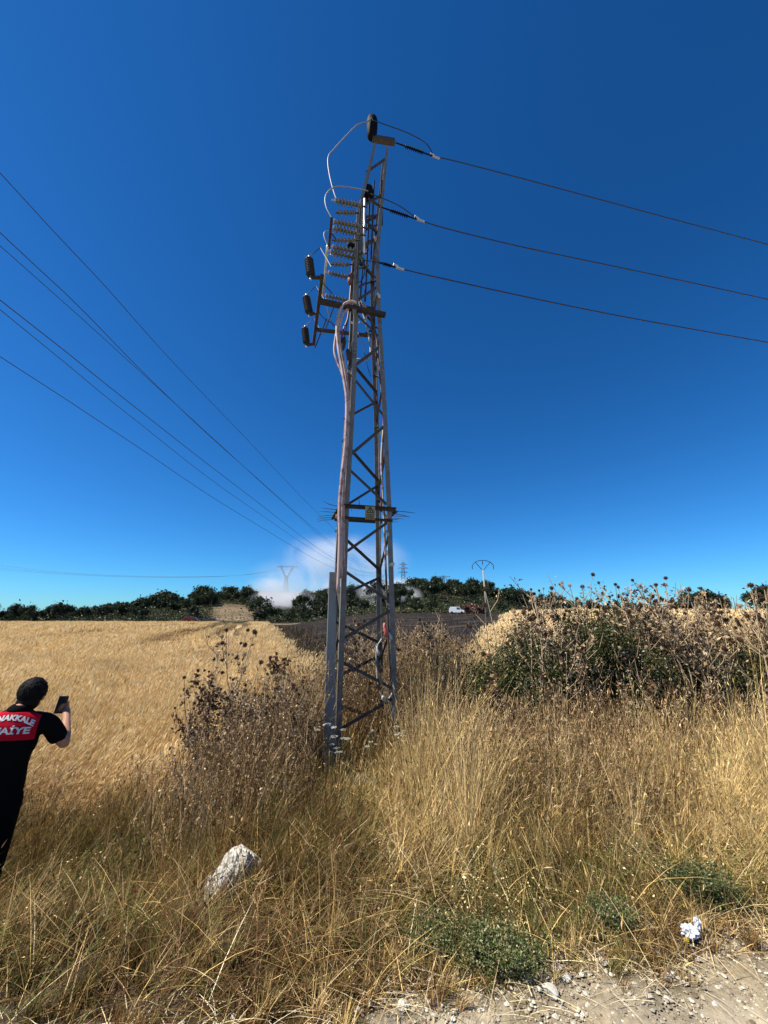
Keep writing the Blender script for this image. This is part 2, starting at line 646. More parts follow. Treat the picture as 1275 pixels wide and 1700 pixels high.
# ------------------------------------------------------------------ plant matter as arrays
def blade_arrays(P, h, w, az, lean, col, tipcol=None, kink=1.9, faz=None, levels=(0, .38, .72, 1.0), taper=(1, .9, .6, .12)):
    n = len(P)
    h = np.broadcast_to(h, n)
    w = np.broadcast_to(w, n)
    lean = np.clip(np.broadcast_to(lean, n), 0, 1.4)
    if faz is None:
        faz = RNG.uniform(0, math.pi, n)
    d = np.stack([np.cos(az), np.sin(az), np.zeros(n)], -1)
    s = np.stack([np.cos(faz), np.sin(faz), np.zeros(n)], -1)
    vs = np.zeros((n, len(levels), 2, 3), dtype=np.float32)
    up = np.sqrt(np.clip(1 - np.minimum(lean, .97) ** 2, .02, 1))
    for i, (t, k) in enumerate(zip(levels, taper)):
        hor = h * lean * t ** kink
        ver = h * (up * t - .28 * np.clip(lean - .5, 0, 1) * t ** 3)
        p = P + d * hor[:, None]
        p[:, 2] += ver
        vs[:, i, 0] = p - s * (w * k / 2)[:, None]
        vs[:, i, 1] = p + s * (w * k / 2)[:, None]
    L = len(levels)
    base = (np.arange(n) * L * 2)[:, None, None]
    q = np.array([[2 * i, 2 * i + 1, 2 * i + 3, 2 * i + 2] for i in range(L - 1)])[None]
    F = (base + q).reshape(-1, 4)
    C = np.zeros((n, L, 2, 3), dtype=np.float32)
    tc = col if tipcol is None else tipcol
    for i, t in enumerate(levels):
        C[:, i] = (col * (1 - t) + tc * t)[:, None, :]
    tip = (vs[:, -1, 0] + vs[:, -1, 1]) / 2
    pre = (vs[:, -2, 0] + vs[:, -2, 1]) / 2
    return vs.reshape(-1, 3), F, C.reshape(-1, 3), tip, pre


def heads_arrays(tip, pre, L, w, col):
    """ears: two crossed long diamonds (six-sided outline) along the end of each stalk"""
    n = len(tip)
    d = tip - pre
    d /= np.linalg.norm(d, axis=1)[:, None] + 1e-9
    rnd = RNG.normal(size=(n, 3))
    a = np.cross(d, rnd)
    a /= np.linalg.norm(a, axis=1)[:, None] + 1e-9
    b = np.cross(d, a)
    L = np.broadcast_to(L, n)[:, None]
    w = np.broadcast_to(w, n)[:, None]
    out = []
    for s in (a, b):
        out.append(np.stack([tip - d * L * .1, tip + d * L * .3 + s * w / 2, tip + d * L, tip + d * L * .3 - s * w / 2], 1))
    V = np.stack(out, 1).reshape(-1, 3).astype(np.float32)
    F = np.arange(n * 8).reshape(-1, 4)
    C = np.repeat(col, 8, axis=0)
    return V, F, C


def flake_arrays(P, size, col, flat=.5):
    """small dry leaves / leaflets: one bent quad each, random orientation"""
    n = len(P)
    d = RNG.normal(size=(n, 3))
    d[:, 2] *= flat
    d /= np.linalg.norm(d, axis=1)[:, None]
    r = RNG.normal(size=(n, 3))
    a = np.cross(d, r)
    a /= np.linalg.norm(a, axis=1)[:, None] + 1e-9
    nn = np.cross(d, a)
    size = np.broadcast_to(size, n)[:, None]
    V = np.stack([P - d * size * .5, P + a * size * .26 + nn * size * .08, P + d * size * .5, P - a * size * .26 + nn * size * .08], 1).reshape(-1, 3).astype(np.float32)
    F = np.arange(n * 4).reshape(-1, 4)
    return V, F, np.repeat(col, 4, axis=0)


class Acc:
    def __init__(self):
        self.V, self.F, self.C, self.n = [], [], [], 0

    def add(self, V, F, C):
        self.V.append(V)
        self.F.append(F + self.n)
        self.C.append(C)
        self.n += len(V)

    def build(self, name, mat, parent=None, origin=None):
        V = np.concatenate(self.V)
        if origin is not None:
            V = V - np.array(origin, dtype=np.float32)
        return quads_mesh(name, V, np.concatenate(self.F), np.concatenate(self.C), mat, parent)


def scatter(x0, x1, y0, y1, dens, test=None, wedge=True):
    n = int((x1 - x0) * (y1 - y0) * dens)
    x = RNG.uniform(x0, x1, n)
    y = RNG.uniform(y0, y1, n)
    k = np.ones(n, bool)
    if wedge:
        k &= np.abs(x) < 1.12 * y + 1.3
    if test is not None:
        k &= test(x, y)
    return x[k], y[k]


def pts(x, y):
    return np.stack([x, y, gz(x, y)], -1)


def mixcol(n, cols, probs, var=.2):
    cols = np.array(cols)
    if np.ndim(probs) == 1:
        i = RNG.choice(len(cols), n, p=np.array(probs) / sum(probs))
    else:
        c = np.cumsum(probs / probs.sum(1, keepdims=True), 1)
        i = (RNG.random(n)[:, None] > c).sum(1).clip(0, len(cols) - 1)
    return cols[i] * RNG.uniform(1 - var, 1 + var, (n, 1))


STRAW = (.82, .62, .31)
GOLD = (.82, .56, .20)
PALE = (.82, .70, .45)
TAN = (.36, .225, .085)
BROWN = (.14, .07, .024)
OLIVE = (.14, .125, .030)
GREEN = (.085, .115, .022)


def G(x, y, cx, cy, rx, ry):
    return np.exp(-((x - cx) / rx) ** 2 - ((y - cy) / ry) ** 2)


STONES = []      # (x, y, r) places that grass keeps clear of


def clear_of_stones(x, y):
    k = np.ones(len(x), bool)
    for sx, sy, r in STONES:
        k &= (x - sx) ** 2 + (y - sy) ** 2 > r * r
    return k


rock_c = hz(382, 1478, -.08)
STONES += [(rock_c.x + .02, rock_c.y - .04, .13), (rock_c.x, rock_c.y + .05, .2)]
PERSON = (-2.955, 3.26)


# ---- verge grass
def make_verge():
    A = Acc()
    notroad = lambda x, y: (y > road_edge(x) + RNG.normal(0, .06, len(x))) & ~wheat_left(x, y)

    def region(x, y):
        # tall straw stands on the right, tangled browns and olive on the left
        straw = 1.1 * G(x, y, .50, 3.75, .42, .65) + 1.1 * G(x, y, 3.1, 4.0, 1.0, .9) + .75 * G(x, y, 1.6, 4.2, .8, .5) + .3 * G(x, y, -.7, 4.3, .6, .4)
        green = .9 * G(x, y, -2.3, 4.0, .8, .6) + 1.15 * G(x, y, .55, 2.62, .50, .24) + .9 * G(x, y, 1.3, 3.0, .7, .28) + .8 * G(x, y, 2.3, 3.1, .6, .25) + .5 * G(x, y, -.35, 3.3, .4, .4) + .35 * G(x, y, -1.9, 2.5, .8, .3)
        green = green + .22 * np.clip(fbm(x, y, 2.2, 8), 0, 1)
        brown = .6 + .45 * fbm(x, y, 1.4, 1) + .6 * G(x, y, -.9, 2.8, 1.3, .5)
        return straw, np.clip(green, 0, 1.2), np.clip(brown, .1, 1.5)

    def cols(x, y, var=.25):
        s, g, b = region(x, y)
        dark = 1 - np.clip(s, 0, 1)
        lf = sm(.6, -1.0, x)
        pr = np.stack([.30 * (1 - .85 * lf) + 1.2 * s, .42 * (1 - .55 * lf) + 1.5 * s, .06 * (1 - .6 * lf) + .3 * s, .6 * dark + .2, .35 + .8 * lf + 1.3 * b * dark, .16 + .5 * lf * dark + 1.7 * g * dark, .05 + .16 * lf + 1.0 * g * dark], 1)
        return mixcol(len(x), [STRAW, GOLD, PALE, TAN, BROWN, OLIVE, GREEN], pr, var)

    def tufts(n, box, nb, rad, hgt, spread, w, test=notroad, keepf=None, head=.4):
        """clumps: blades of one tuft share root, lean and tint"""
        cx = RNG.uniform(box[0], box[1], n)
        cy = RNG.uniform(box[2], box[3], n)
        k = (np.abs(cx) < 1.12 * cy + 1.0) & test(cx, cy) & clear_of_stones(cx, cy)
        if keepf is not None:
            k &= RNG.random(n) < keepf(cx, cy)
        cx, cy = cx[k], cy[k]
        n = len(cx)
        m = RNG.integers(nb // 2, nb * 3 // 2, n)
        s, g, b = region(cx, cy)
        H = hgt(cx, cy) * RNG.uniform(.5, 1.45, n)
        AZ = RNG.normal(.25, .75, n) + 1.3 * fbm(cx, cy, 1.9, 3)
        LE = np.clip(.18 + .55 * RNG.random(n) + .3 * fbm(cx, cy, 1.6, 9) - .25 * s, .02, .95)
        tint = cols(cx, cy, .5)
        i = np.repeat(np.arange(n), m)
        N_ = len(i)
        r = rad * np.abs(RNG.normal(0, 1, N_))
        t = RNG.uniform(0, 6.28, N_)
        x = cx[i] + r * np.cos(t)
        y = cy[i] + r * np.sin(t)
        # lean: the tuft's own plus an outward fan
        lx = LE[i] * np.cos(AZ[i]) + spread * r / rad * np.cos(t) + RNG.normal(0, .19, N_)
        ly = LE[i] * np.sin(AZ[i]) + spread * r / rad * np.sin(t) + RNG.normal(0, .19, N_)
        c = np.minimum(tint[i], np.array((.78, .57, .27))) * .62 + cols(x, y, .35) * .38
        c *= RNG.uniform(.8, 1.2, (N_, 1))
        h = H[i] * RNG.uniform(.45, 1.15, N_)
        ok = clear_of_stones(x, y) & (y > road_edge(x) - .08)
        x, y, h, lx, ly, c = x[ok], y[ok], h[ok], lx[ok], ly[ok], c[ok]
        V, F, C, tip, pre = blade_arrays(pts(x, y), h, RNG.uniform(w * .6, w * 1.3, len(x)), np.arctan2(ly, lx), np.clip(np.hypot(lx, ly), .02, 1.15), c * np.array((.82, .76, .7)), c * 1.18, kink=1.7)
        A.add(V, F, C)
        q = (h > .30) & (RNG.random(len(x)) < head)
        A.add(*heads_arrays(tip[q], pre[q], RNG.uniform(.025, .07, q.sum()), RNG.uniform(.004, .009, q.sum()), c[q] * 1.15))

    def hgt(x, y):
        s, g, b = region(x, y)
        e = y - road_edge(x)
        h = .10 + .30 * sm(.0, 1.2, e) + .30 * np.clip(s, 0, 1) - .06 * np.clip(g, 0, 1)
        h = h * (1 + .35 * fbm(x, y, 1.1, 12))
        h = h * (1 - .86 * G(x, y, -.5, 4.8, .62, .8))
        return np.clip(h * (1 - .35 * G(x, y, -2.9, 3.3, .9, .5)) * (1 - .65 * G(x, y, -.02, 3.2, .16, .8)) * (1 - .45 * G(x, y, -1, 2.75, .5, .3)), .05, .85)
    full = lambda x, y: np.clip(.50 + .65 * fbm(x, y, 2.9, 6) - .75 * G(x, y, 0, 3.4, .12, .8), .05, 1)
    tufts(7800, (-5.6, 6.6, 2.10, 5.6), 42, .030, hgt, .26, .0032, keepf=full)
    tufts(900, (-5.6, 6.6, 2.4, 5.6), 50, .03, lambda x, y: 1.45 * hgt(x, y), .12, .0034, keepf=lambda x, y: np.clip(region(x, y)[0] + .25, 0, 1), head=.7)
    tufts(260, (-5.6, 6.6, 2.4, 5.4), 60, .05, lambda x, y: 1.1 * hgt(x, y), .38, .0034, keepf=lambda x, y: .3 + .5 * np.clip(fbm(x, y, 2, 31), 0, 1), head=.5)
    # single stalks sticking out anywhere
    x, y = scatter(-5.6, 6.6, 2.2, 5.6, 190, notroad)
    k = clear_of_stones(x, y)
    x, y = x[k], y[k]
    c = cols(x, y) * 1.05
    V, F, C, tip, pre = blade_arrays(pts(x, y), hgt(x, y) * RNG.uniform(.7, 1.4, len(x)), RNG.uniform(.002, .0038, len(x)), RNG.uniform(0, 6.28, len(x)), RNG.uniform(.1, .9, len(x)), c, c * 1.15)
    A.add(V, F, C)
    q = RNG.random(len(x)) < .5
    A.add(*heads_arrays(tip[q], pre[q], RNG.uniform(.03, .08, q.sum()), RNG.uniform(.005, .010, q.sum()), c[q] * 1.15))
    # tangled, flattened thatch
    x, y = scatter(-5.4, 6.2, 2.15, 5.2, 1500, notroad)
    k = clear_of_stones(x, y)
    x, y = x[k], y[k]
    c = cols(x, y)
    P = pts(x, y)
    P[:, 2] += RNG.uniform(0, .14, len(x)) * sm(0, .6, y - road_edge(x))
    V, F, C, _, _ = blade_arrays(P, RNG.uniform(.12, .5, len(x)), RNG.uniform(.002, .0045, len(x)), RNG.uniform(0, 6.28, len(x)) * .6 + 1.5 * fbm(x, y, 1.7, 5), RNG.uniform(.7, 1.2, len(x)), c * .9, c * 1.1, kink=1.2)
    A.add(V, F, C)
    # small leaflets of the low green plants
    x, y = scatter(-3.6, 4.0, 2.15, 4.8, 5200, notroad)
    s, g, b = region(x, y)
    k = (RNG.random(len(x)) < np.clip(g * 1.1 - .2, 0, 1)) & clear_of_stones(x, y)
    x, y = x[k], y[k]
    P = pts(x, y)
    P[:, 2] += RNG.uniform(.01, .24, len(x)) * sm(-.1, .7, y - road_edge(x) + .1)
    A.add(*flake_arrays(P, RNG.uniform(.008, .022, len(x)), mixcol(len(x), [GREEN, OLIVE, (.10, .13, .04), STRAW], [.4, .4, .2, .2], .3)))
    # straw litter along the road edge
    x, y = scatter(-4, 5, 1.9, 3.4, 900, lambda x, y: np.abs(y - road_edge(x) - .06) < RNG.gamma(1.2, .10, len(x)))
    P = pts(x, y)
    P[:, 2] = np.maximum(P[:, 2], 0) + RNG.uniform(.006, .03, len(x))
    c = mixcol(len(x), [PALE, STRAW, TAN], [.4, .4, .3])
    V, F, C, _, _ = blade_arrays(P, RNG.uniform(.05, .24, len(x)), RNG.uniform(.002, .004, len(x)), RNG.uniform(0, 6.28, len(x)), 1.1, c, kink=1.0)
    V[:, 2] = np.maximum(V[:, 2], .006 - .3 * (V[:, 1] - road_edge(V[:, 0])).clip(0, 1))
    A.add(V, F, C)
    o = A.build('dry_grass', M['grass'])
    tag(o, 'dry and greenish roadside grass between the gravel and the field', 'grass', kind='stuff')


# ---- tangled dead weeds, the mass between the individual thistles
def make_undergrowth():
    A = Acc()

    def zone(x, y):
        d = (-1.3 * G(x, y, -.5, 4.85, .42, .8) + 1.35 * G(x, y, -1.3, 5.3, .72, .85) + 1.0 * G(x, y, -1.25, 4.2, .6, .5) + 1.5 * G(x, y, .8, 6.6, .8, 1.2)
             + 1.0 * G(x, y, -.2, 7.6, 1.0, 1.0) + .95 * G(x, y, 3.0, 4.72, 2.0, .30) + 1.6 * G(x, y, .75, 5.6, .38, .75) + .3 * G(x, y, .9, 3.9, .5, .3) + 1.1 * G(x, y, 6.0, 5.7, 1.5, 1.3)
             + .7 * G(x, y, 1.25, 5.3, .5, .6) + .75 * G(x, y, 1.7, 4.15, .9, .55) )
        return np.clip(d, 0, 1.2)

    def hmap(x, y):
        return .64 + .44 * G(x, y, -1.4, 5.4, .9, .8) + .72 * G(x, y, .5, 7.0, 1.2, 1.1) + .32 * G(x, y, .85, 5.8, .45, .7) + .22 * fbm(x, y, 1.5, 4) + .14 * sm(1.2, 2.6, x) + .62 * sm(4.4, 5.4, x) * sm(4.6, 5.4, y)
    x, y = scatter(-3.2, 8.5, 3.5, 9.3, 1050, lambda x, y: (RNG.random(len(x)) < zone(x, y)) & ~wheat_right(x, y))
    h = hmap(x, y) * RNG.uniform(.55, 1.3, len(x))
    c = mixcol(len(x), [(.44, .29, .135), (.25, .145, .065), (.58, .43, .24), (.13, .07, .03), OLIVE], [.35, .3, .25, .25, .08])
    V, F, C, tip, pre = blade_arrays(pts(x, y), h, RNG.uniform(.003, .006, len(x)), RNG.normal(.3, 1.4, len(x)), RNG.uniform(.03, .4, len(x)), c, kink=1.3)
    A.add(V, F, C)
    A.add(*heads_arrays(tip, pre, RNG.uniform(.03, .08, len(x)), RNG.uniform(.006, .012, len(x)), c * 1.1))
    # side twigs and withered leaves along those stems
    for rep, (lo, hi) in enumerate(((.3, 1), (.45, 1), (.6, 1.05))):
        t = RNG.uniform(lo, hi, len(x))
        P = pts(x, y) + (tip - pts(x, y)) * t[:, None] + RNG.normal(0, .02, (len(x), 3))
        V, F, C, tp, pr = blade_arrays(P, RNG.uniform(.06, .25, len(x)), .0032, RNG.uniform(0, 6.28, len(x)), RNG.uniform(.3, .8, len(x)), c, kink=1.0, levels=(0, .5, 1.0), taper=(1, .8, .3))
        A.add(V, F, C)
        for q in range(2):
            k = RNG.random(len(x)) < .7
            PP = P[k] + (tp[k] - P[k]) * RNG.random(k.sum())[:, None] + RNG.normal(0, .025, (k.sum(), 3))
            A.add(*flake_arrays(PP, RNG.uniform(.012, .034, k.sum()), mixcol(k.sum(), [(.42, .27, .135), (.23, .13, .06), (.09, .046, .022), (.58, .44, .26)], [.32, .33, .32, .16], .3), 1.0))
    # stubble grass at their feet
    x, y = scatter(-3.0, 9.0, 4.6, 9.6, 1100, lambda x, y: ~wheat_left(x, y) & ~wheat_right(x, y) & ((np.abs(x + .45) > .6) | (y > 6) | (RNG.random(len(x)) < .4)))
    c = mixcol(len(x), [STRAW, GOLD, TAN, BROWN, OLIVE], [.4, .3, .4, .25, .12])
    V, F, C, tip, pre = blade_arrays(pts(x, y), RNG.uniform(.12, .5, len(x)), RNG.uniform(.003, .006, len(x)), RNG.normal(.3, 1.4, len(x)), RNG.uniform(.1, .7, len(x)), c)
    A.add(V, F, C)
    # sparse burnt-over weeds in the black field
    x, y = scatter(-26, 34, 10.5, 110, 5, burnt)
    c = mixcol(len(x), [(.10, .075, .055), (.05, .04, .03), (.22, .16, .11)], [.5, .4, .25])
    V, F, C, tip, pre = blade_arrays(pts(x, y), RNG.uniform(.1, .55, len(x)), .012, RNG.uniform(0, 6.28, len(x)), RNG.uniform(.1, .8, len(x)), c)
    A.add(V, F, C)
    x, y = scatter(-6, 9, 10, 22, 46, burnt)
    c = mixcol(len(x), [(.17, .12, .085), (.07, .05, .04), (.28, .20, .13), OLIVE], [.5, .4, .25, .1])
    V, F, C, tip, pre = blade_arrays(pts(x, y), RNG.uniform(.2, .75, len(x)), .007, RNG.uniform(0, 6.28, len(x)), RNG.uniform(.05, .6, len(x)), c)
    A.add(V, F, C)
    # scorched scrub along the wheat boundary
    n = 5200
    y = 11.5 + 60 * RNG.random(n) ** 1.7
    x = -1.9 - .31 * (y - 12) + .5 + np.abs(RNG.normal(0, .035, n)) * y + .4 * fbm(y, y * 0, 1.2)
    cb = mixcol(n, [(.06, .042, .028), (.10, .07, .04), (.18, .13, .08), (.045, .05, .02)], [.45, .3, .2, .15])
    V, F, C, tb, prb = blade_arrays(pts(x, y), RNG.uniform(.2, .95, n) * (1 + .5 * fbm(x, y, .9)), .012 + .0006 * y, RNG.uniform(0, 6.28, n), RNG.uniform(.05, .6, n), cb)
    A.add(V, F, C)
    for q in range(3):
        A.add(*flake_arrays(tb - RNG.uniform(0, .4, (n, 3)) * np.array((.4, .4, 1)), .05 + .001 * y[:, None][:, 0], cb))
    for q in range(3):
        A.add(*flake_arrays(tip - RNG.uniform(0, .25, (len(tip), 3)) * np.array((.3, .3, 1)), .04, c * 1.2))
    o = A.build('dead_undergrowth', M['dead_leaf'])
    tag(o, 'tangle of withered brown weeds around the foot of the tower', 'undergrowth', kind='stuff')


# ---- wheat
def make_wheat(name, test, boxes, label, bright):
    A = Acc()
    for (x0, x1, y0, y1, dens, w, hw, hl) in boxes:
        x, y = scatter(x0, x1, y0, y1, dens, test, wedge=False)
        k = np.abs(x) < 1.45 * y + 2.5
        x, y = x[k], y[k]
        if name == 'wheat' and bright == 1:
            for (tx0, ty0, tx1, ty1) in TRACKS:
                L = math.hypot(tx1 - tx0, ty1 - ty0)
                s = ((x - tx0) * (tx1 - tx0) + (y - ty0) * (ty1 - ty0)) / L
                dd = ((x - tx0) * (ty1 - ty0) - (y - ty0) * (tx1 - tx0)) / L
                dd = np.abs(dd + .6 * np.sin(s / 9))
                m = (s > -2) & (s < L + 3) & (dd < .45 + .006 * y)
                x, y = x[~m], y[~m]
        n = len(x)
        if n == 0:
            continue
        nz = fbm(x, y, .55, 2)
        worn_shade = np.zeros(n)
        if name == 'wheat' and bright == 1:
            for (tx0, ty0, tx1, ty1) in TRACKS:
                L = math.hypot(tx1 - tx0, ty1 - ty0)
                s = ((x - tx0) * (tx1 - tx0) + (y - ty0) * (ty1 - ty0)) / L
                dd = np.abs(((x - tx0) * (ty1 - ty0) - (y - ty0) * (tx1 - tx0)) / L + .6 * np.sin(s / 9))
                worn_shade = np.maximum(worn_shade, ((s > -2) & (s < L + 3)) * np.clip(1.9 - dd / (.6 + .008 * y), 0, 1))
        h = (.76 + .09 * nz + .15 * fbm(x, y, 2.1, 5) * (y < 22) + .06 * fbm(x, y, .9, 15)) * (1 - .35 * worn_shade) * RNG.uniform(.8, 1.12, n)
        if bright == 1:
            h *= 1 - .30 * (1 - sm(5.2, 6.6, y)) * RNG.random(n)
        az = RNG.normal(.25, .5, n) + .9 * fbm(x, y, 1.1, 8)
        lean = np.clip(.28 + .12 * nz + RNG.normal(0, .1, n) + .3 * (1 - sm(5.2, 7.2, y)), .02, .85)
        c = mixcol(n, [(.86, .645, .32), (.92, .73, .41), (.62, .40, .16), (.94, .81, .54)], [.4, .35, .22, .12], .16) * bright
        c = c * (1 - .62 * worn_shade)[:, None]  # trampled brown plus the shade in and beside the tracks, painted into the tint
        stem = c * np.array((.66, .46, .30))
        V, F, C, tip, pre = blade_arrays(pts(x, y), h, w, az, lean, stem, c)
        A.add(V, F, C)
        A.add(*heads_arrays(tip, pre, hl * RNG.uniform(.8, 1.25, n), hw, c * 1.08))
        # dry leaves
        k = RNG.random(n) < .7
        P = pts(x, y)[k]
        P = P + (tip[k] - P) * RNG.uniform(.2, .8, k.sum())[:, None]
        V, F, C, _, _ = blade_arrays(P, RNG.uniform(.1, .22, k.sum()), w * 1.8, RNG.uniform(0, 6.28, k.sum()), RNG.uniform(.6, 1.1, k.sum()), c[k] * .95, levels=(0, .5, 1.0), taper=(1, .9, .2))
        A.add(V, F, C)
    o = A.build('wheat', M['wheat'])
    tag(o, label, 'wheat', kind='stuff')


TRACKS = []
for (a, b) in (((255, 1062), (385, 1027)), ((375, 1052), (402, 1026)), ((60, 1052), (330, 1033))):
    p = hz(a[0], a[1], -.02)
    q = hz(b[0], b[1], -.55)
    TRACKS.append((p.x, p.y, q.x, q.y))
make_verge()
make_undergrowth()
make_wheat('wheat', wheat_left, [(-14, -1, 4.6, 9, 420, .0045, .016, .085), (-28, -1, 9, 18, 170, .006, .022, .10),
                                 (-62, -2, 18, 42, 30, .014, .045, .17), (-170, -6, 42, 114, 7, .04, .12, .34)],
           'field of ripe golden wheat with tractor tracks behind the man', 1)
make_wheat('wheat', wheat_right, [(1, 22, 9, 20, 150, .006, .024, .11), (5, 60, 20, 45, 32, .014, .05, .18), (12, 100, 45, 84, 9, .04, .12, .3)],
           'slope of ripe golden wheat behind the green bushes', 1.06)


# ------------------------------------------------------------------ the steel tower
T0 = Vector((-.22, 5.95, gzf(-.22, 5.95)))
ROT = math.radians(15)
DU = Vector((math.cos(ROT), math.sin(ROT), 0))       # along the front face, towards the right
DV = Vector((-math.sin(ROT), math.cos(ROT), 0))      # away from the camera
# z, front-face left and right pixel columns -> half width and centre of the lattice at that height
ROWS = [(1265, 556, 663), (1200, 557.6, 661), (1067, 563, 657), (840, 571.5, 650), (650, 583.5, 641), (520, 588, 633), (420, 590, 629), (340, 597, 636), (240, 621, 645)]
LZ, LX, LS = [], [], []
CY = 5.98
YAV = []
for (py, xa, xc) in ROWS:
    s = .7
    for _ in range(6):
        a = at(xa, py, CY - .612 * s)
        c = at(xc, py, CY - .354 * s)
        s = (c.x - a.x) / math.cos(ROT)
    z = (a.z + c.z) / 2
    cen = (a + c) / 2 + DV * (s / 2)
    LZ.append(z)
    LS.append(s)
    LX.append(cen.x)
    YAV.append(a.y)


def att(px, py, Y):
    """point on the tower: Y is given for the foot and follows the lattice's taper upwards"""
    ya = float(np.interp(-py, [-r[0] for r in ROWS], YAV))
    return at(px, py, ya + (Y - 5.5) * (1.0 if Y < 5.5 else .55 + .45 * min(1, py / 1200)))


Z_TOP = LZ[-1]
LZ = [-.6] + LZ
LX = [LX[0]] + LX
LS = [LS[0] * 1.03] + LS


def corner(z, su, sv):
    s = float(np.interp(z, LZ, LS)) / 2
    cx = float(np.interp(z, LZ, LX))
    return Vector((cx, 5.98, z)) + DU * (s * su) + DV * (s * sv)


tower = empty('lattice_tower', T0)
tag(tower, 'tall steel lattice power pole with switchgear and spiked anti-climb guard', 'pylon')
zs = [-.5, 1.4, 3.3, 5.2, 6.9, 8.3, 9.5, Z_TOP]


def piece():
    return MB(T0)


for su in (-1, 1):
    for sv in (-1, 1):
        m = piece()
        for i in range(len(zs) - 1):
            m.angle(corner(zs[i], su, sv), corner(zs[i + 1], su, sv), .075 if zs[i] < 8 else .055, .009, -su * DU, -sv * DV)
        # splice plates with bolts
        for z in (3.0, 5.9):
            p = corner(z, su, sv)
            q = corner(z + .35, su, sv)
            m.bar(p - sv * DV * -.006 + DU * (-su * .04), q + DU * (-su * .04) + DV * (sv * .006), .065, .012, DV)
            for k in range(4):
                m.profile(p.lerp(q, .15 + .22 * k) + DU * (-su * .04) + DV * (sv * .012), p.lerp(q, .15 + .22 * k) + DU * (-su * .04) + DV * (sv * .03), [(0, .011), (1, .011)], 6)
        m.build('leg', M['steel'], tower)


def zrow(py, Y):
    ya = float(np.interp(-py, [-r[0] for r in ROWS], YAV))
    w = float(np.interp(-py, [-r[0] for r in ROWS], LS[1:]))
    return at(600, py, ya + .08 if Y < 6 else ya + .1 + w).z


front = [1216, 1163, 1147, 1090, 1067, 1012, 1000, 943, 925, 862, 838, 775, 765, 701, 689, 625, 616, 569]
segF = [((1216, 'A'), (1163, 'C')), ((1147, 'C'), (1092, 'A')), ((1067, 'A'), (1012, 'C')), ((1000, 'C'), (943, 'A')), ((925, 'A'), (862, 'C')),
        ((838, 'C'), (775, 'A')), ((765, 'A'), (701, 'C')), ((689, 'C'), (625, 'A')), ((616, 'A'), (569, 'C')), ((558, 'C'), (520, 'A')),
        ((508, 'A'), (470, 'C')), ((462, 'C'), (428, 'A')), ((420, 'A'), (392, 'C')), ((384, 'C'), (358, 'A')), ((352, 'A'), (318, 'C')), ((292, 'A'), (260, 'C'))]
segB = [((1235, 'C'), (1199, 'C')), ((1165, 'A'), (1199, 'C')), ((1129, 'A'), (1090, 'C')), ((1067, 'C'), (1027, 'A')), ((997, 'A'), (960, 'C')), ((945, 'C'), (882, 'A')),
        ((854, 'A'), (806, 'C')), ((797, 'C'), (736, 'A')), ((704, 'A'), (668, 'C')), ((651, 'C'), (602, 'A')), ((577, 'A'), (548, 'C')), ((539, 'C'), (505, 'A')),
        ((492, 'A'), (469, 'C')), ((460, 'C'), (436, 'A')), ((420, 'A'), (398, 'C')), ((388, 'C'), (362, 'A'))][1:]
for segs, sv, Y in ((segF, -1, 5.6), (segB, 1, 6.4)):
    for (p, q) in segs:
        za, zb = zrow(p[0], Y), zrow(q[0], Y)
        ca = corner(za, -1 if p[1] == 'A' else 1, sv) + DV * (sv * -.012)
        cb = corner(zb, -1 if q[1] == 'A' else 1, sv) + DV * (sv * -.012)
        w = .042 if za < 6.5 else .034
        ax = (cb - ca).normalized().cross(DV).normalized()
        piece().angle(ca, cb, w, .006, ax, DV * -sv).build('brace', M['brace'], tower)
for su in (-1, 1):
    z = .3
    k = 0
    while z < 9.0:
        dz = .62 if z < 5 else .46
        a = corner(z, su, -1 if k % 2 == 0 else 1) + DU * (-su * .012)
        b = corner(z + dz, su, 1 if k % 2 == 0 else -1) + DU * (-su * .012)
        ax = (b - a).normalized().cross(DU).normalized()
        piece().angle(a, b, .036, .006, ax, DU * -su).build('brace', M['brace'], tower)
        z += dz + .06
        k += 1
# anti-climb guard
zg = att(610, 840, 5.55).z
for (z, w, sv, e0, e1, th) in ((zg, .09, -1, -.1, .06, .055), (zg - .02, .07, 1, -.04, .05, .05), (att(600, 861, 5.6).z, .05, -1, 0, 0, .035)):
    a = corner(z, -1, sv) + DU * e0 + DV * (sv * .03)
    b = corner(z, 1, sv) + DU * e1 + DV * (sv * .03)
    piece().angle(a, b, th, .008, (0, 0, -1), DV * sv).build('guard_bar', M['dark_steel'], tower)
for su in (-1, 1):
    a = corner(zg - .05, su, -1) + DU * (su * .05)
    b = corner(zg - .05, su, 1) + DU * (su * .05)
    gb = piece().angle(a, b, .05, .008, (0, 0, 1), DU * su).build('guard_bar', M['dark_steel'], tower)
    for k in range(6):
        p = a.lerp(b, -.08 + .22 * k)
        tilt = random.uniform(-.06, .05) + (.10 if k == 0 and su < 0 else 0)
        m = piece()
        m.tube([p, p + DU * (su * .18) + Vector((0, 0, tilt * .4)), p + DU * (su * random.uniform(.27, .33)) + Vector((0, 0, tilt))], [.0055, .005, .002], 6)
        m.build('guard_spike', M['dark_steel'], tower)
for k in range(5):
    p = corner(zg, -1, -1).lerp(corner(zg, 1, -1), .12 + .19 * k) + DV * -.04
    piece().tube([p, p + Vector((random.uniform(-.03, .03), -.05, .13)) if k % 2 else p + Vector((.02, -.06, -.11))], [.005, .002], 6).build('guard_spike', M['dark_steel'], tower)
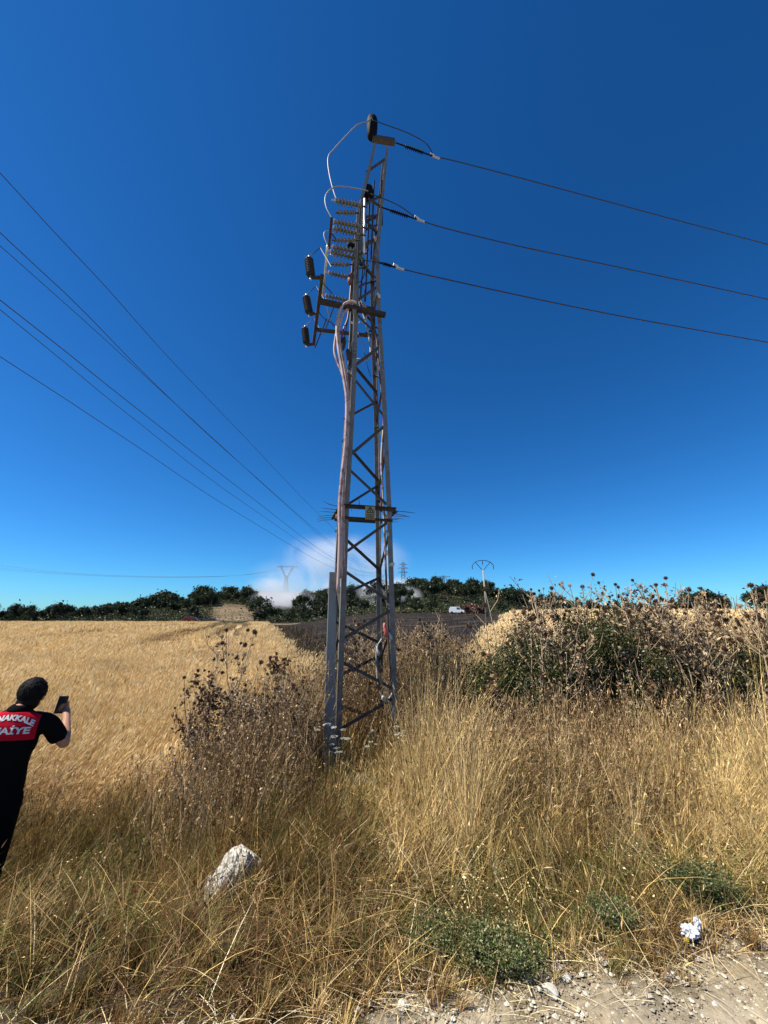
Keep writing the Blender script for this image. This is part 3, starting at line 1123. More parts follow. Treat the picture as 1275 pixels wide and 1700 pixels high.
# danger plate
sp = att(614.5, 851.5, 5.46)
m = piece()
m.bar(sp - Vector((0, 0, .10)), sp + Vector((0, 0, .10)), .15, .004, DV)
sg = m.build('danger_sign', M['sign'], tower)
m = piece()
tri = [sp + DU * -.052 + Vector((0, 0, .005)), sp + DU * .052 + Vector((0, 0, .005)), sp + Vector((0, 0, .092))]
for i in range(3):
    m.bar(tri[i] - DV * .006, tri[(i + 1) % 3] - DV * .006, .011, .003, DV)
m.bar(sp + DU * .008 + Vector((0, 0, .07)) - DV * .007, sp + DU * -.010 + Vector((0, 0, .042)) - DV * .007, .009, .003, DV)
m.bar(sp + DU * -.010 + Vector((0, 0, .044)) - DV * .0075, sp + DU * .012 + Vector((0, 0, .040)) - DV * .0075, .008, .003, DV)
m.bar(sp + DU * .010 + Vector((0, 0, .042)) - DV * .008, sp + DU * -.004 + Vector((0, 0, .016)) - DV * .008, .009, .003, DV)
m.build('warning_mark', M['sign_mark'], sg).location = (0, 0, 0)
m = piece()
for r in range(3):
    z = -.028 - .026 * r
    x = -.058
    while x < .05:
        L = random.uniform(.008, .02)
        m.bar(sp + DU * x + Vector((0, 0, z)) - DV * .005, sp + DU * min(x + L, .06) + Vector((0, 0, z)) - DV * .005, .003, .013, (0, 0, 1))
        x += L + .006
m.build('worn_print', M['sign_mark'], sg)
# cable cover up the left leg
b0 = att(545, 1275, 5.38)
b1 = att(552, 950, 5.42)
m = piece()
for (w0, w1, d0, d1, c0) in ((.145, .085, .075, .06, 0), (.160, .098, .016, .014, -.046)):
    vs = []
    for (p, w_, d_) in ((b0 - Vector((0, 0, .3)), w0, d0), (b1, w1, d1)):
        for (i_, j_) in ((-1, -1), (1, -1), (1, 1), (-1, 1)):
            vs.append(p + DU * (w_ / 2 * i_) + DV * (c0 + d_ / 2 * j_))
    m.add(vs, [(0, 1, 2, 3), (7, 6, 5, 4), (0, 4, 5, 1), (1, 5, 6, 2), (2, 6, 7, 3), (3, 7, 4, 0)])
for k in range(3):
    p = (b0 - Vector((0, 0, .2))).lerp(b1, .3 + .3 * k)
    m.bar(p - DU * (.078 - .010 * k), p + DU * (.078 - .010 * k), .085, .03, DV)
m.build('cable_cover', M['trunk'], tower, bevel=.004)


def path(pl, Y):
    return [att(p[0], p[1], (Y if len(p) < 3 else p[2])) for p in pl]


def smooth_path(P, n=6):
    out = []
    P = [P[0] + (P[0] - P[1])] + P + [P[-1] + (P[-1] - P[-2])]
    for i in range(1, len(P) - 2):
        for k in range(n):
            t = k / n
            a, b, c, d = P[i - 1], P[i], P[i + 1], P[i + 2]
            out.append(.5 * ((2 * b) + (c - a) * t + (2 * a - 5 * b + 4 * c - d) * t * t + (3 * b - a - 3 * c + d) * t ** 3))
    out.append(P[-2])
    return out


def cable(name, pl, Y, r, mat, parent=tower, n=8):
    return piece().tube(smooth_path(path(pl, Y)), r, n).build(name, M[mat], parent, smooth=True)


cable('power_cable', [(561, 985), (564, 900), (563.5, 845), (567, 795), (573.5, 735), (575.5, 665), (570, 625), (561.5, 575), (559.5, 540), (566, 512), (580, 501), (592, 503)], 5.36, .026, 'conduit')
cable('power_cable', [(566.5, 960), (568, 850), (571, 790), (576.5, 735), (578.5, 665), (573.5, 615), (564, 570), (563, 545), (569, 522), (579, 512)], 5.42, .024, 'conduit')
cable('power_cable', [(571, 940), (571, 800), (578, 670), (571, 630), (559.5, 600), (555, 582), (557, 560), (562, 535)], 5.45, .019, 'conduit')
cable('power_cable', [(578, 665), (580, 640), (571, 600), (566, 575), (570, 548), (577, 530), (580, 505), (583, 470)], 5.5, .016, 'cable_red')
cable('power_cable', [(592, 596), (606, 597), (615, 588), (612, 556), (605, 528), (597, 505), (590, 470)], 5.75, .016, 'pipe')
cable('power_cable', [(596, 536), (606, 530), (609, 520), (602, 505), (594, 490)], 5.7, .014, 'pipe')
cable('power_cable', [(592, 500), (604, 505), (613, 520), (622, 545), (626, 570), (630, 620), (636, 680), (635, 760), (633, 850)], 5.85, .014, 'cable_red')
cable('earth_pipe', [(634, 640), (637, 670), (637, 700), (633, 760), (634.5, 800), (637, 850), (640, 930)], 5.85, .017, 'pipe')
cable('earth_pipe', [(573.5, 1010), (572.5, 940), (573, 850), (575, 800)], 5.6, .015, 'pipe')
cable('earth_pipe', [(640, 930), (643, 1010), (646, 1090), (652, 1170), (656, 1230)], 6.0, .016, 'brace')
cable('earth_pipe', [(634, 1060), (625, 1080), (627, 1130), (634, 1155), (645, 1160), (652, 1150)], 5.8, .012, 'pipe')
# burnt cable jackets and tape wrapped about the legs
for (px, py, dy, mt, r) in ((640, 1046, 12, 'tape_red', .03), (648, 1056, 6, 'tape_white', .022), (650, 937, 2, 'tape_white', .045), (640.5, 914, 8, 'tape_white', .022), (627, 608, 8, 'conduit', .028),
                            (628, 490, 5, 'tape_white', .03), (622, 395, 6, 'conduit', .03), (560, 860, 6, 'cable_red', .02), (627, 1080, 8, 'tape_white', .02), (643, 885, 5, 'pipe', .02), (637, 1160, 5, 'tape_white', .026), (654, 1185, 12, 'tape_white', .02)):
    a = att(px + 1.5, py + dy, 5.64)
    b = att(px - 1.5, py - dy, 5.64)
    m = piece()
    m.tube([a, a.lerp(b, .35) + Vector((.008, -.01, 0)), a.lerp(b, .7) + Vector((-.008, 0, 0)), b], [r * .7, r, r * .85, r * .5], 9)
    m.build('tape_wrap', M[mt], tower, smooth=True)
# top: cross beam, black cap, pin
ztop = Z_TOP
bt0 = att(618, 230, 5.62)
bt1 = att(655, 236, 5.80)
piece().bar(bt0, bt1, .10, .11, (0, 0, 1)).build('top_beam', M['brace'], tower, bevel=.006)
pa = att(617.5, 228, 5.62)
pb = att(618, 196, 5.62)
m = piece()
m.profile(pa - Vector((0, 0, .05)), pb, [(0, .03), (.05, .07), (.12, .10), (.5, .115), (.85, .115), (.95, .10), (1.0, .06)], 16)
m.build('cable_head', M['polymer'], tower, smooth=True)
m = piece()
q0 = att(611, 322, 5.75)
m.profile(q0 - Vector((0, 0, .13)), q0 + Vector((0, 0, .16)), [(0, .05), (.1, .1), (.6, .115), (.9, .1), (1, .04)], 14)
m.build('cable_head', M['polymer'], tower, smooth=True)
m = piece()
q0 = att(583, 462, 5.5)
m.profile(q0 - Vector((0, 0, .14)), q0 + Vector((0, 0, .1)), [(0, .04), (.2, .065), (.7, .07), (1, .03)], 12)
m.build('cable_head', M['cable_red'], tower, smooth=True)
m = piece()
q0 = att(582, 408, 5.6)
m.profile(q0 - Vector((0, 0, .06)), q0 + Vector((0, 0, .06)), [(0, .04), (.2, .07), (.8, .07), (1, .03)], 12)
m.build('cable_head', M['polymer'], tower, smooth=True)
for (px, py, dx, dy) in ((572, 560, -4, 12), (577, 580, 3, 8)):
    a = att(px, py, 5.5)
    b = att(px + dx, py + dy + 10, 5.5)
    piece().profile(a, b, [(0, .02), (.3, .045), (.8, .04), (1, .02)], 10).build('cable_clamp', M['dark_steel'], tower, smooth=True)


def insulator(p0, p1, r, n, mat='porcelain', parent=tower, name='insulator', core=.42):
    prof = [(0, r * .5)]
    for k in range(n):
        a = .06 + .88 * k / n
        w = .88 / n
        prof += [(a, r * core), (a + w * .18, r * core), (a + w * .30, r), (a + w * .66, r * .92), (a + w * .80, r * core * 1.2)]
    prof += [(.96, r * .5), (1, r * .5)]
    m = piece()
    m.profile(p0, p1, prof, 14)
    return m.build(name, M[mat], parent, smooth=False)


# switch: rows of porcelain insulators reaching left from the lattice
ZS = 8.15
rows = [(557, 333, 600, 342, 7, .062), (562, 353, 590, 353.5, 5, .05), (555, 368, 601, 377, 7, .062), (554, 379, 598, 389, 7, .062), (556, 398.5, 590, 399, 5, .05),
        (553, 410, 599, 419, 7, .062), (549, 418, 596, 430, 7, .062), (553, 438.5, 580, 439, 4, .05), (546, 453, 584, 462, 6, .058), (541, 491, 590, 502, 8, .062)]
ends = []
for (x0, y0, x1, y1, n, r) in rows:
    a = hz(x0, y0, ZS)
    b = hz(x1, y1, ZS)
    b.z = a.z
    L = (b - a).length
    insulator(a, b, r * .95, n)
    ends.append((a, b))
    m = piece()
    m.tube([a - (b - a) * .16, a + (b - a) * .02], .012, 8)
    m.bar(a + Vector((0, 0, -.02)), a + Vector((0, 0, .05)), .03, .03)
    m.build('terminal', M['alu'] if n > 5 else M['dark_steel'], tower)
    piece().tube([b, b + (b - a) * .22], .014, 8).build('mounting_stud', M['dark_steel'], tower)
m = piece()
m.bar(hz(550.5, 362, ZS), hz(546, 412, ZS), .045, .035)
m.build('switch_blade', M['dark_steel'], tower)
m = piece()
m.tube([hz(544, 408, ZS), hz(541, 440, ZS), hz(536.5, 488, ZS)], .024, 10)
m.build('switch_blade', M['alu'], tower, smooth=True)
piece().tube([att(605.5, 330, 5.4), att(604, 420, 5.42)], .022, 10).build('switch_rod', M['alu'], tower, smooth=True)
piece().bar(att(596, 345, 5.42), att(588, 520, 5.42), .07, .02, DV).build('switch_frame', M['steel'], tower)
piece().bar(att(601, 345, 5.50), att(597, 430, 5.50), .10, .02, DV).build('switch_frame', M['steel'], tower)
piece().bar(att(634, 300, 5.72), att(633.5, 374, 5.72), .045, .03, DV).build('switch_frame', M['dark_steel'], tower)
piece().tube([hz(536, 470, ZS), hz(552, 488, ZS - .2)], .010, 6).build('switch_stay', M['dark_steel'], tower)
piece().tube([hz(548, 385, ZS), hz(560, 400, ZS)], .012, 6).build('switch_stay', M['dark_steel'], tower)
for (p, q, yy, w_) in (((593, 440), (586, 522), 5.62, .03), ((614, 322), (606, 500), 6.0, .03), ((621, 300), (616, 430), 6.0, .028), ((603, 430), (597, 512), 5.9, .025), ((598, 345), (592, 470), 5.35, .022)):
    piece().bar(att(p[0], p[1], yy), att(q[0], q[1], yy), w_, w_, DV).build('switch_frame', M['dark_steel'], tower)
for (p, q, yy) in (((600, 352), (612, 372), 5.7), ((597, 400), (612, 415), 5.8), ((595, 446), (612, 440), 5.8), ((590, 482), (606, 470), 5.6), ((586, 505), (622, 512), 6.2)):
    piece().bar(att(p[0], p[1], yy), att(q[0], q[1], yy), .03, .02).build('strut', M['brace'], tower)
cable('jumper_wire', [(598, 343), (606, 352), (609, 375), (604, 392), (598, 390)], 5.6, .009, 'cable_black')
cable('jumper_wire', [(594, 422), (603, 430), (606, 450), (598, 468), (586, 464)], 5.6, .009, 'cable_black')
cable('jumper_wire', [(588, 500), (580, 520), (575, 545), (572, 560)], 5.45, .009, 'cable_black')
# struts at the crossarms
for (p, q) in (((590, 372), (624, 362)), ((606, 360), (626, 358)), ((600, 384), (626, 374)), ((612, 330), (634, 345))):
    piece().bar(att(p[0], p[1], 5.6), att(q[0], q[1], 6.0), .04, .03).build('strut', M['brace'], tower)
# arrester arm, level and running away from the camera
ZA = 6.9
n0, n1 = hz(535, 457, ZA), hz(520.5, 572, ZA)
piece().bar(n0, n1, .055, .05).build('arrester_bar', M['dark_steel'], tower)
f0 = n0.lerp(n1, .30)
cA = corner(ZA, 1, -1)
piece().bar(f0 + Vector((0, 0, -.03)), Vector((cA.x, cA.y, ZA - .03)) + DU * .06 - DV * .05, .08, .07).build('crossarm', M['dark_steel'], tower)
f1 = n0.lerp(n1, .72)
cB = corner(ZA, 1, 1)
piece().bar(f1 + Vector((0, 0, -.03)), Vector((cB.x, cB.y, ZA - .03)) + DV * .04, .05, .05).build('crossarm', M['dark_steel'], tower)
piece().tube([hz(541, 545, ZA - .06), hz(556, 505, ZA - .06)], .010, 6).build('stay', M['dark_steel'], tower)
piece().tube([hz(523, 577, ZA - .06), hz(542, 530, ZA - .06)], .012, 6).build('stay', M['dark_steel'], tower)
for (bx, by, tx, ty, jx, jy) in ((516, 458, 512.5, 429, 536, 461), (513.5, 520, 508, 492, 527, 519), (509, 571, 506, 544, 521, 571)):
    a = hz(bx, by, ZA + .02)
    j = hz(jx, jy, ZA)
    d = math.hypot(a.x, a.y)
    topv = ray(tx, ty)
    t = math.hypot(a.x, a.y) / math.hypot(topv.x, topv.y)
    b = CAMP + topv * t
    ar = empty('surge_arrester', (0, 0, 0))
    ar.parent = tower
    prof = [(0, .045), (.05, .062)]
    for k in range(9):
        prof += [(.07 + .095 * k, .056), (.11 + .095 * k, .073), (.13 + .095 * k, .073)]
    prof += [(.97, .055), (1, .03)]
    m = piece()
    m.profile(a, b, prof, 14)
    m.build('arrester_body', M['arrester'], ar)
    piece().bar(a - Vector((0, 0, .03)), j, .045, .035).build('bracket', M['dark_steel'], ar)
    piece().tube([a - Vector((0, 0, .07)), a], .018, 8).build('arrester_terminal', M['alu'], ar)
    piece().tube([b, b + Vector((0, 0, .05))], .012, 8).build('arrester_terminal', M['alu'], ar)
    piece().tube([b + Vector((0, 0, .02)), b.lerp(j, .1) + DU * .15 + Vector((0, 0, .3)), hz(jx + 14, jy - 18, ZA + .15)], .008, 6).build('arrester_lead', M['cable_black'], ar)
# jumpers on the tower
cable('jumper_wire', [(617, 196), (608, 203), (594, 207), (578, 222), (555, 247), (546, 258), (544.5, 272), (548, 295), (554, 318), (559, 332)], 5.45, .012, 'wire_pale')
cable('jumper_wire', [(611, 317), (585, 312), (560, 310), (547, 316), (540, 328), (542, 345), (552, 364)], 5.35, .012, 'wire_pale')
cable('jumper_wire', [(556, 388), (545, 384), (538.5, 386), (539, 396), (546, 411)], 5.4, .010, 'wire_pale')
cable('jumper_wire', [(548, 422), (560, 430), (572, 440), (580, 452)], 5.5, .009, 'wire_pale')
cable('jumper_wire', [(541, 495), (544, 515), (550, 535), (560, 548)], 5.5, .007, 'cable_black')
cable('jumper_wire', [(527, 513), (536, 527), (552, 537), (562, 545)], 5.6, .007, 'cable_black')
cable('jumper_wire', [(594, 552), (603, 575), (608, 600), (615, 625)], 5.8, .006, 'cable_black')

# ------------------------------------------------------------------ the three lines leaving to the right
WD = Vector((.976, .216, 0))
TP = Vector((.12, 5.78, 0))


def line_points(pl, P, D, extra=None):
    out = [inplane(p[0], p[1], P, D) for p in pl]
    return out


for i, (str0, str1, run, lab, jump) in enumerate((
        ((657, 237), (718, 259), [(718, 259), (760, 268.5), (860, 294.5), (980, 327), (1110, 362), (1275, 406)], 'highest of the three conductors leaving the tower top to the right', [(618, 199), (640, 207), (675, 220), (706, 237), (719, 256)]),
        ((633, 344), (692, 364), [(692, 364), (740, 379), (860, 408.5), (1000, 438), (1130, 465.5), (1275, 497)], 'middle conductor leaving the tower to the right', [(616, 322), (640, 331), (665, 343), (690, 361)]),
        ((629, 436), (657, 444), [(657, 444), (720, 459), (860, 490), (1000, 519), (1130, 543), (1275, 568.5)], 'lowest of the three conductors leaving the tower to the right', [(600, 432), (620, 434), (640, 437), (655, 443)]))):
    P = TP + WD * 0
    line = [inplane(p[0], p[1], P, WD) for p in run]
    d = (line[-1] - line[-2]).normalized()
    sag = 0
    last = line[-1]
    for k in range(1, 7):
        last = last + d * 6
        d = (d + Vector((0, 0, .006))).normalized()
        line.append(last)
    root = empty('power_line', line[0])
    tag(root, lab, 'power line', 'conductors from the tower to the right')
    MB(root.location).tube(smooth_path(line, 4), .0115, 6).build('conductor', M['wire'], root, smooth=True)
    a = inplane(str0[0], str0[1], P, WD)
    b = inplane(str1[0], str1[1], P, WD)
    L = (b - a)
    m = MB(root.location)
    nsh = 9 if i < 2 else 5
    prof = [(0, .012)]
    for k in range(nsh):
        q = .25 + .5 * k / nsh
        prof += [(q, .014), (q + .02, .038), (q + .035, .038), (q + .045, .014)]
    prof += [(.8, .014), (1, .014)]
    m.profile(a, b, prof, 10)
    m.build('strain_insulator', M['polymer'], root)
    m = MB(root.location)
    m.tube([b, b + L.normalized() * .16], .022, 8)
    m.tube([b - L.normalized() * .06, b - L.normalized() * .04 + Vector((0, 0, .07)), b + L.normalized() * .05 + Vector((0, 0, .04))], .012, 6)
    m.build('dead_end_clamp', M['alu'], root)
    jp = [inplane(p[0], p[1], TP + DV * (.0 if k else -.05), WD) for k, p in enumerate(jump)]
    MB(root.location).tube(smooth_path(jp, 5), .010, 6).build('jumper', M['wire'], root, smooth=True)

# ------------------------------------------------------------------ double-circuit line overhead on the left, to the far pylon
PYL = Vector((17.0, 350.0, 0))
wires = [([(0, 287), (89, 384), (179, 480), (286, 600), (402, 721), (532, 856), (600, 915), (655, 941)], 21.8, 'topmost of the overhead wires crossing the left sky'),
         ([(0, 386), (134, 512), (268, 648), (402, 772), (552, 902), (610, 940), (652, 948)], 21.0, 'overhead wire second from the top on the left'),
         ([(0, 408), (89, 487), (179, 568), (366, 739), (480, 843), (552, 906), (610, 943), (655, 941)], 26.7, 'overhead wire just under the second one on the left'),
         ([(0, 498), (112, 586), (223, 675), (402, 814), (552, 926), (610, 951), (652, 955)], 20.3, 'overhead wire fourth from the top on the left'),
         ([(0, 514), (112, 605.5), (223, 696), (402, 833), (552, 931), (610, 950), (652, 948)], 27.0, 'overhead wire just under the fourth one on the left'),
         ([(0, 592), (112, 664.5), (223, 738), (402, 856), (552, 942), (610, 956), (652, 955)], 25.4, 'lowest of the overhead wires crossing the left sky')]
for pl, dist, lab in wires:
    v = ray(*pl[0])
    n = Vector((v.x, v.y)).normalized() * dist
    off = (dist - 23) * .35
    far = Vector((PYL.x - off * .6, PYL.y))
    D = (n - far).normalized()
    P = (n.x, n.y)
    line = [inplane(p[0], p[1], P, D) for p in pl]
    d = (line[0] - line[1]).normalized()
    line = [line[0] + d * 40 + Vector((0, 0, 2)), line[0] + d * 18] + line
    o = MB().tube(smooth_path(line, 6), .021, 5).build('power_line', M['farwire'], None, smooth=True)
    tag(o, lab, 'power line', 'overhead wires crossing the left sky')


def lattice_leg(m, a, b, w, r):
    m.tube([a, b], r, 4)


def far_pylon(px, py_top, py_base, Y, arms, V=False):
    """lattice pylon far away, about 28 m tall"""
    top = at(px, py_top, Y)
    base = at(px, py_base, Y)
    gx = gzf(base.x, Y)
    z0 = min(base.z, gx)
    H = top.z - z0
    root = empty('far_pylon', (base.x, Y, z0))
    o = Vector((base.x, Y, z0))
    r = .20
    m = MB(o)
    bw = 2.3 if not V else 2.6
    neck = .5 if V else 1.0
    for sx in (-1, 1):
        for sy in (-1, 1):
            p = [o + Vector((sx * bw, sy * bw, 0)), o + Vector((sx * .8, sy * .8, H * (.62 if V else 1.0)))]
            m.tube(p, r, 4)
    k = 9
    hh = H * (.62 if V else 1.0)
    for i in range(k):
        f0, f1 = i / k, (i + 1) / k
        for sy in (-1, 1):
            w0, w1 = bw + (.8 - bw) * f0, bw + (.8 - bw) * f1
            s = 1 if i % 2 else -1
            m.tube([o + Vector((-s * w0, sy * w0, hh * f0)), o + Vector((s * w1, sy * w1, hh * f1))], r * .6, 4)
            m.tube([o + Vector((s * w0, sy * w0, hh * f0)), o + Vector((-s * w1, sy * w1, hh * f1))], r * .6, 4)
    m.build('pylon_body', M['pylon'], root)
    if V:
        m = MB(o)
        for s in (-1, 1):
            for sy in (-.5, .5):
                m.tube([o + Vector((s * .8, sy, H * .60)), o + Vector((s * 5.6, sy, H * .93))], r, 4)
                m.tube([o + Vector((s * 1.8, sy, H * .56)), o + Vector((s * 6.6, sy, H * .93))], r * .7, 4)
            m.tube([o + Vector((s * 5.8, 0, H * .93)), o + Vector((s * 5.9, 0, H * 1.02))], r, 4)
            for q in range(5):
                m.tube([o + Vector((s * (.8 + q * .96), 0, H * (.60 + .066 * q))), o + Vector((s * (2.3 + q * .96), 0, H * (.62 + .066 * q)))], r * .6, 4)
        m.build('pylon_window', M['pylon'], root)
        m = MB(o)
        for dz in (0, .03):
            m.tube([o + Vector((-10.5, 0, H * (.93 + dz * .2))), o + Vector((-7, 0, H * (.93 + dz))), o + Vector((7, 0, H * (.93 + dz))), o + Vector((10.5, 0, H * (.93 + dz * .2)))], r, 4)
        for q in range(14):
            m.tube([o + Vector((-7 + q, 0, H * .93)), o + Vector((-6.5 + q, 0, H * .96))], r * .6, 4)
        m.build('crossarm', M['pylon'], root)
        for x in (-10.3, 0, 10.3):
            MB(o).tube([o + Vector((x, 0, H * .93)), o + Vector((x, 0, H * .93 - 2.4))], .14, 5).build('insulator_string', M['pylon'], root)
    else:
        for (f, w) in arms:
            m = MB(o)
            for sy in (-.5, .5):
                m.tube([o + Vector((-w, 0, H * f)), o + Vector((-.8, sy, H * f)), o + Vector((.8, sy, H * f)), o + Vector((w, 0, H * f))], r * .9, 4)
            m.tube([o + Vector((-w, 0, H * f)), o + Vector((0, 0, H * f + 1.6)), o + Vector((w, 0, H * f))], r * .7, 4)
            m.build('crossarm', M['pylon'], root)
    return root


tag(far_pylon(474, 938, 985, 400, None, True), 'distant lattice pylon with a V-shaped head above the smoke', 'pylon')
tag(far_pylon(669.5, 933, 975, 350, [(.60, 4.2), (.76, 4.8), (.90, 3.6)]), 'distant narrow lattice pylon right behind the tower on the hill', 'pylon')
tag(far_pylon(737, 956, 982, 520, [(.95, 7.0), (.86, 5.0)]), 'faint small pylon farthest off above the right hill', 'pylon')
for k, (dy0, dy1) in enumerate(((937, 942), (941, 944), (944, 943))):
    xs_ = [-60, 0, 100, 200, 300, 400, 458 + 16 * k]
    base_y = [936 + k * 4, dy0 + 2, 950 + k * 1.5, 955.5 + k, 957.5 + k * .6, 955, 944]
    line = [at(a, b, 398 + k * 3) for a, b in zip(xs_, base_y)]
    o = MB().tube(smooth_path(line, 4), .07, 4).build('power_line', M['pylon'], None)
    tag(o, ('upper', 'middle', 'lower')[k] + ' of the faint far wires low in the left sky', 'power line', 'faint far wires low in the left sky')

# concrete pole with a V head in the burnt field
b = at(809, 1017, 72)
b.z = gzf(b.x, b.y) - .3
t = at(801, 946, 72)
t.x = b.x + (t.x - b.x) * .8
root = empty('concrete_pole', b)
tag(root, 'pale concrete power pole with a V-shaped head in the burnt field', 'pole')
MB(b).profile(b, t, [(0, .24), (1, .13)], 10).build('pole_shaft', M['concrete'], root, smooth=True)
m = MB(b)
L_, R_ = t + Vector((-1.35, 0, 1.45)), t + Vector((1.45, 0, 1.45))
for q in (L_, R_):
    m.bar(t + Vector((0, 0, -.2)), q, .10, .10)
m.tube([t + Vector((-1.95, 0, .8)), L_, t + Vector((-.6, 0, 1.75)), t + Vector((.6, 0, 1.75)), R_, t + Vector((2.0, 0, .85))], .07, 6)
m.build('pole_head', M['pylon'], root)
for x in (-1.95, 0, 2.0):
    z0 = .85 if x else 1.7
    MB(b).tube([t + Vector((x, 0, z0)), t + Vector((x, 0, z0 - .75))], .07, 6).build('insulator_string', M['dark_steel'], root)
for k, off in enumerate((0, 4)):
    line = [at(x_, y_ + off, 1) for x_, y_ in ((700, 1072), (745, 1057), (790, 1042), (832, 1029))]
    out = []
    for p in line:
        v = (p - CAMP)
        s_ = 5.0
        for _ in range(400):
            q = CAMP + v * s_
            if q.z < gzf(q.x, q.y) + .25:
                break
            s_ += .15
        q.z = gzf(q.x, q.y) + .25
        out.append(q)
    o = MB().tube(smooth_path(out, 5), .03, 5).build('fallen_cable', M['cable_black'], None)
    tag(o, ('farther', 'nearer')[k] + ' of two dark cables lying across the burnt field', 'cable', 'cables lying across the burnt field')

# ------------------------------------------------------------------ stones, litter


def rock_mesh(name, sx, sy, sz, seed, sub=4, rough=.22, mat='rock', loc=(0, 0, 0), rz=0, flat=.25):
    import bmesh
    bm = bmesh.new()
    bmesh.ops.create_icosphere(bm, subdivisions=sub, radius=1)
    for v in bm.verts:
        p = v.co.copy()
        n = 0
        for k, a in ((1.3, 1), (2.9, .5), (6.1, .30), (12.5, .17), (25, .10)):
            n += a * math.sin(k * p.x * 1.7 + seed + 1.3 * math.sin(k * p.y + seed * 2)) * math.cos(k * p.z * 1.3 + seed * 3 + math.sin(k * p.x))
        v.co = p * (1 + rough * n)
        # fracture planes
        for q in range(3):
            r = random.Random(seed * 31 + q)
            d = Vector((r.uniform(-1, 1), r.uniform(-1, 1), r.uniform(-.2, 1))).normalized()
            h = r.uniform(.72, .95)
            e = v.co.dot(d) - h
            if e > 0:
                v.co -= d * e * .85
        v.co = Vector((v.co.x * sx, v.co.y * sy, max(v.co.z, -flat) * sz))
    me = bpy.data.meshes.new(name)
    bm.to_mesh(me)
    bm.free()
    o = link_mesh(name, me, M[mat])
    o.location = loc
    o.rotation_euler = (0, 0, rz)
    return o


o = rock_mesh('boulder', .19, .16, .185, 9.2, 6, .25, loc=(rock_c.x + .01, rock_c.y + .06, gzf(rock_c.x, rock_c.y) + .035), rz=.9)
tag(o, 'large pale limestone boulder half sunk in the brown grass', 'boulder')
rng = random.Random(5)
for (px, py, s, lab) in ((464, 1418, .05, 'small white stone in the grass right of the boulder'), (608, 1306, .13, 'flat grey-brown stone in front of the tower foot'),
                         (617, 1288, .07, 'lichened grey stone behind the flat one at the tower foot'), (655, 1420, .08, 'whitish stone in the dark gap below the tower'), (646, 1448, .06, 'lower whitish stone in the dark gap below the tower'),
                         (943, 1642, .035, 'white stone in the gravel right of the green weeds'), (915, 1664, .05, 'larger white stone in the gravel beside the green weeds'), (1003, 1612, .03, 'small white stone at the gravel edge'),
                         (668, 1688, .035, 'white stone at the bottom edge of the gravel'), (1110, 1640, .03, 'pale stone on the gravel below the white wrapper'), (1120, 1634, .022, 'tiny pale stone beside the stone below the wrapper'),
                         (1190, 1684, .02, 'pale pebble near the bottom right corner')):
    p = hz(px, py, -.03 if py > 1500 else -.2)
    p.z = gzf(p.x, p.y)
    if py > 1600:
        p.z = max(p.z, .004)
    s *= .72 if py > 1600 else 1.0
    tag(rock_mesh('stone', s * rng.uniform(.9, 1.3), s * rng.uniform(.8, 1.2), s * .6, rng.uniform(0, 20), 3, .2, 'stone' if 'grey' in lab else 'rock', (p.x, p.y, p.z + s * .25), rng.uniform(0, 6)), lab, 'stone')
# pebbles of the road: beyond counting
A = Acc()
x, y = scatter(-2.8, 4.6, .9, 3.1, 5200, lambda x, y: (y < road_edge(x) + .12 + RNG.normal(0, .06, len(x))))
n = len(x)
r = (RNG.gamma(1.5, .0019, n) * (1 + .4 * np.exp(-np.abs(y - road_edge(x)) / .12))).clip(.001, .013)
P = np.stack([x, y, .006 + r * .2], -1)
c = mixcol(n, [(.55, .49, .38), (.38, .31, .22), (.68, .63, .53), (.18, .14, .09)], [.4, .5, .10, .2], .15)
# each an eight-sided lump: top fan drawn as quads
dirs = np.array([[1, 0, .1], [.7, .7, 0], [0, 1, .1], [-.7, .7, 0], [-1, 0, .1], [-.7, -.7, 0], [0, -1, .1], [.7, -.7, 0], [0, 0, .85], [.4, .2, .75]])
V = P[:, None, :] + dirs[None] * r[:, None, None] * RNG.uniform(.6, 1.35, (n, len(dirs), 1))
q = np.array([[0, 1, 2, 8], [2, 3, 4, 8], [4, 5, 6, 8], [6, 7, 0, 8]])
F = (np.arange(n) * len(dirs))[:, None, None] + q[None]
A.add(V.reshape(-1, 3).astype(np.float32), F.reshape(-1, 4), np.repeat(c, len(dirs), axis=0))
tag(A.build('gravel', M['road']), 'loose pale gravel at the road edge', 'gravel', kind='stuff')
# crumpled wrapper
p = hz(1146, 1552, .03)
root = empty('wrapper', (p.x, p.y, .01))
tag(root, 'crumpled white plastic wrapper with a yellow corner at the verge', 'litter')


def crumple(c, s, seed, sc=(1, 1, 1)):
    import bmesh
    r = random.Random(seed)
    bm = bmesh.new()
    bmesh.ops.create_icosphere(bm, subdivisions=3, radius=s)
    for v in bm.verts:
        v.co = v.co * r.uniform(.55, 1.2)
        v.co = Vector((v.co.x * sc[0], v.co.y * sc[1], v.co.z * sc[2])) + Vector(c)
    me = bpy.data.meshes.new('wrapper_film')
    bm.to_mesh(me)
    bm.free()
    return me


link_mesh('film', crumple((0, 0, .035), .042, 3, (1.15, .8, .7)), M['plastic'], root)
link_mesh('torn_flap', crumple((.055, .01, .06), .025, 9, (.8, .5, 1.5)), M['plastic'], root)
link_mesh('printed_corner', crumple((-.045, -.03, .018), .012, 5, (1.2, .8, .6)), M['yellow'], root)

# ------------------------------------------------------------------ individual weeds
KIDSOF = {}


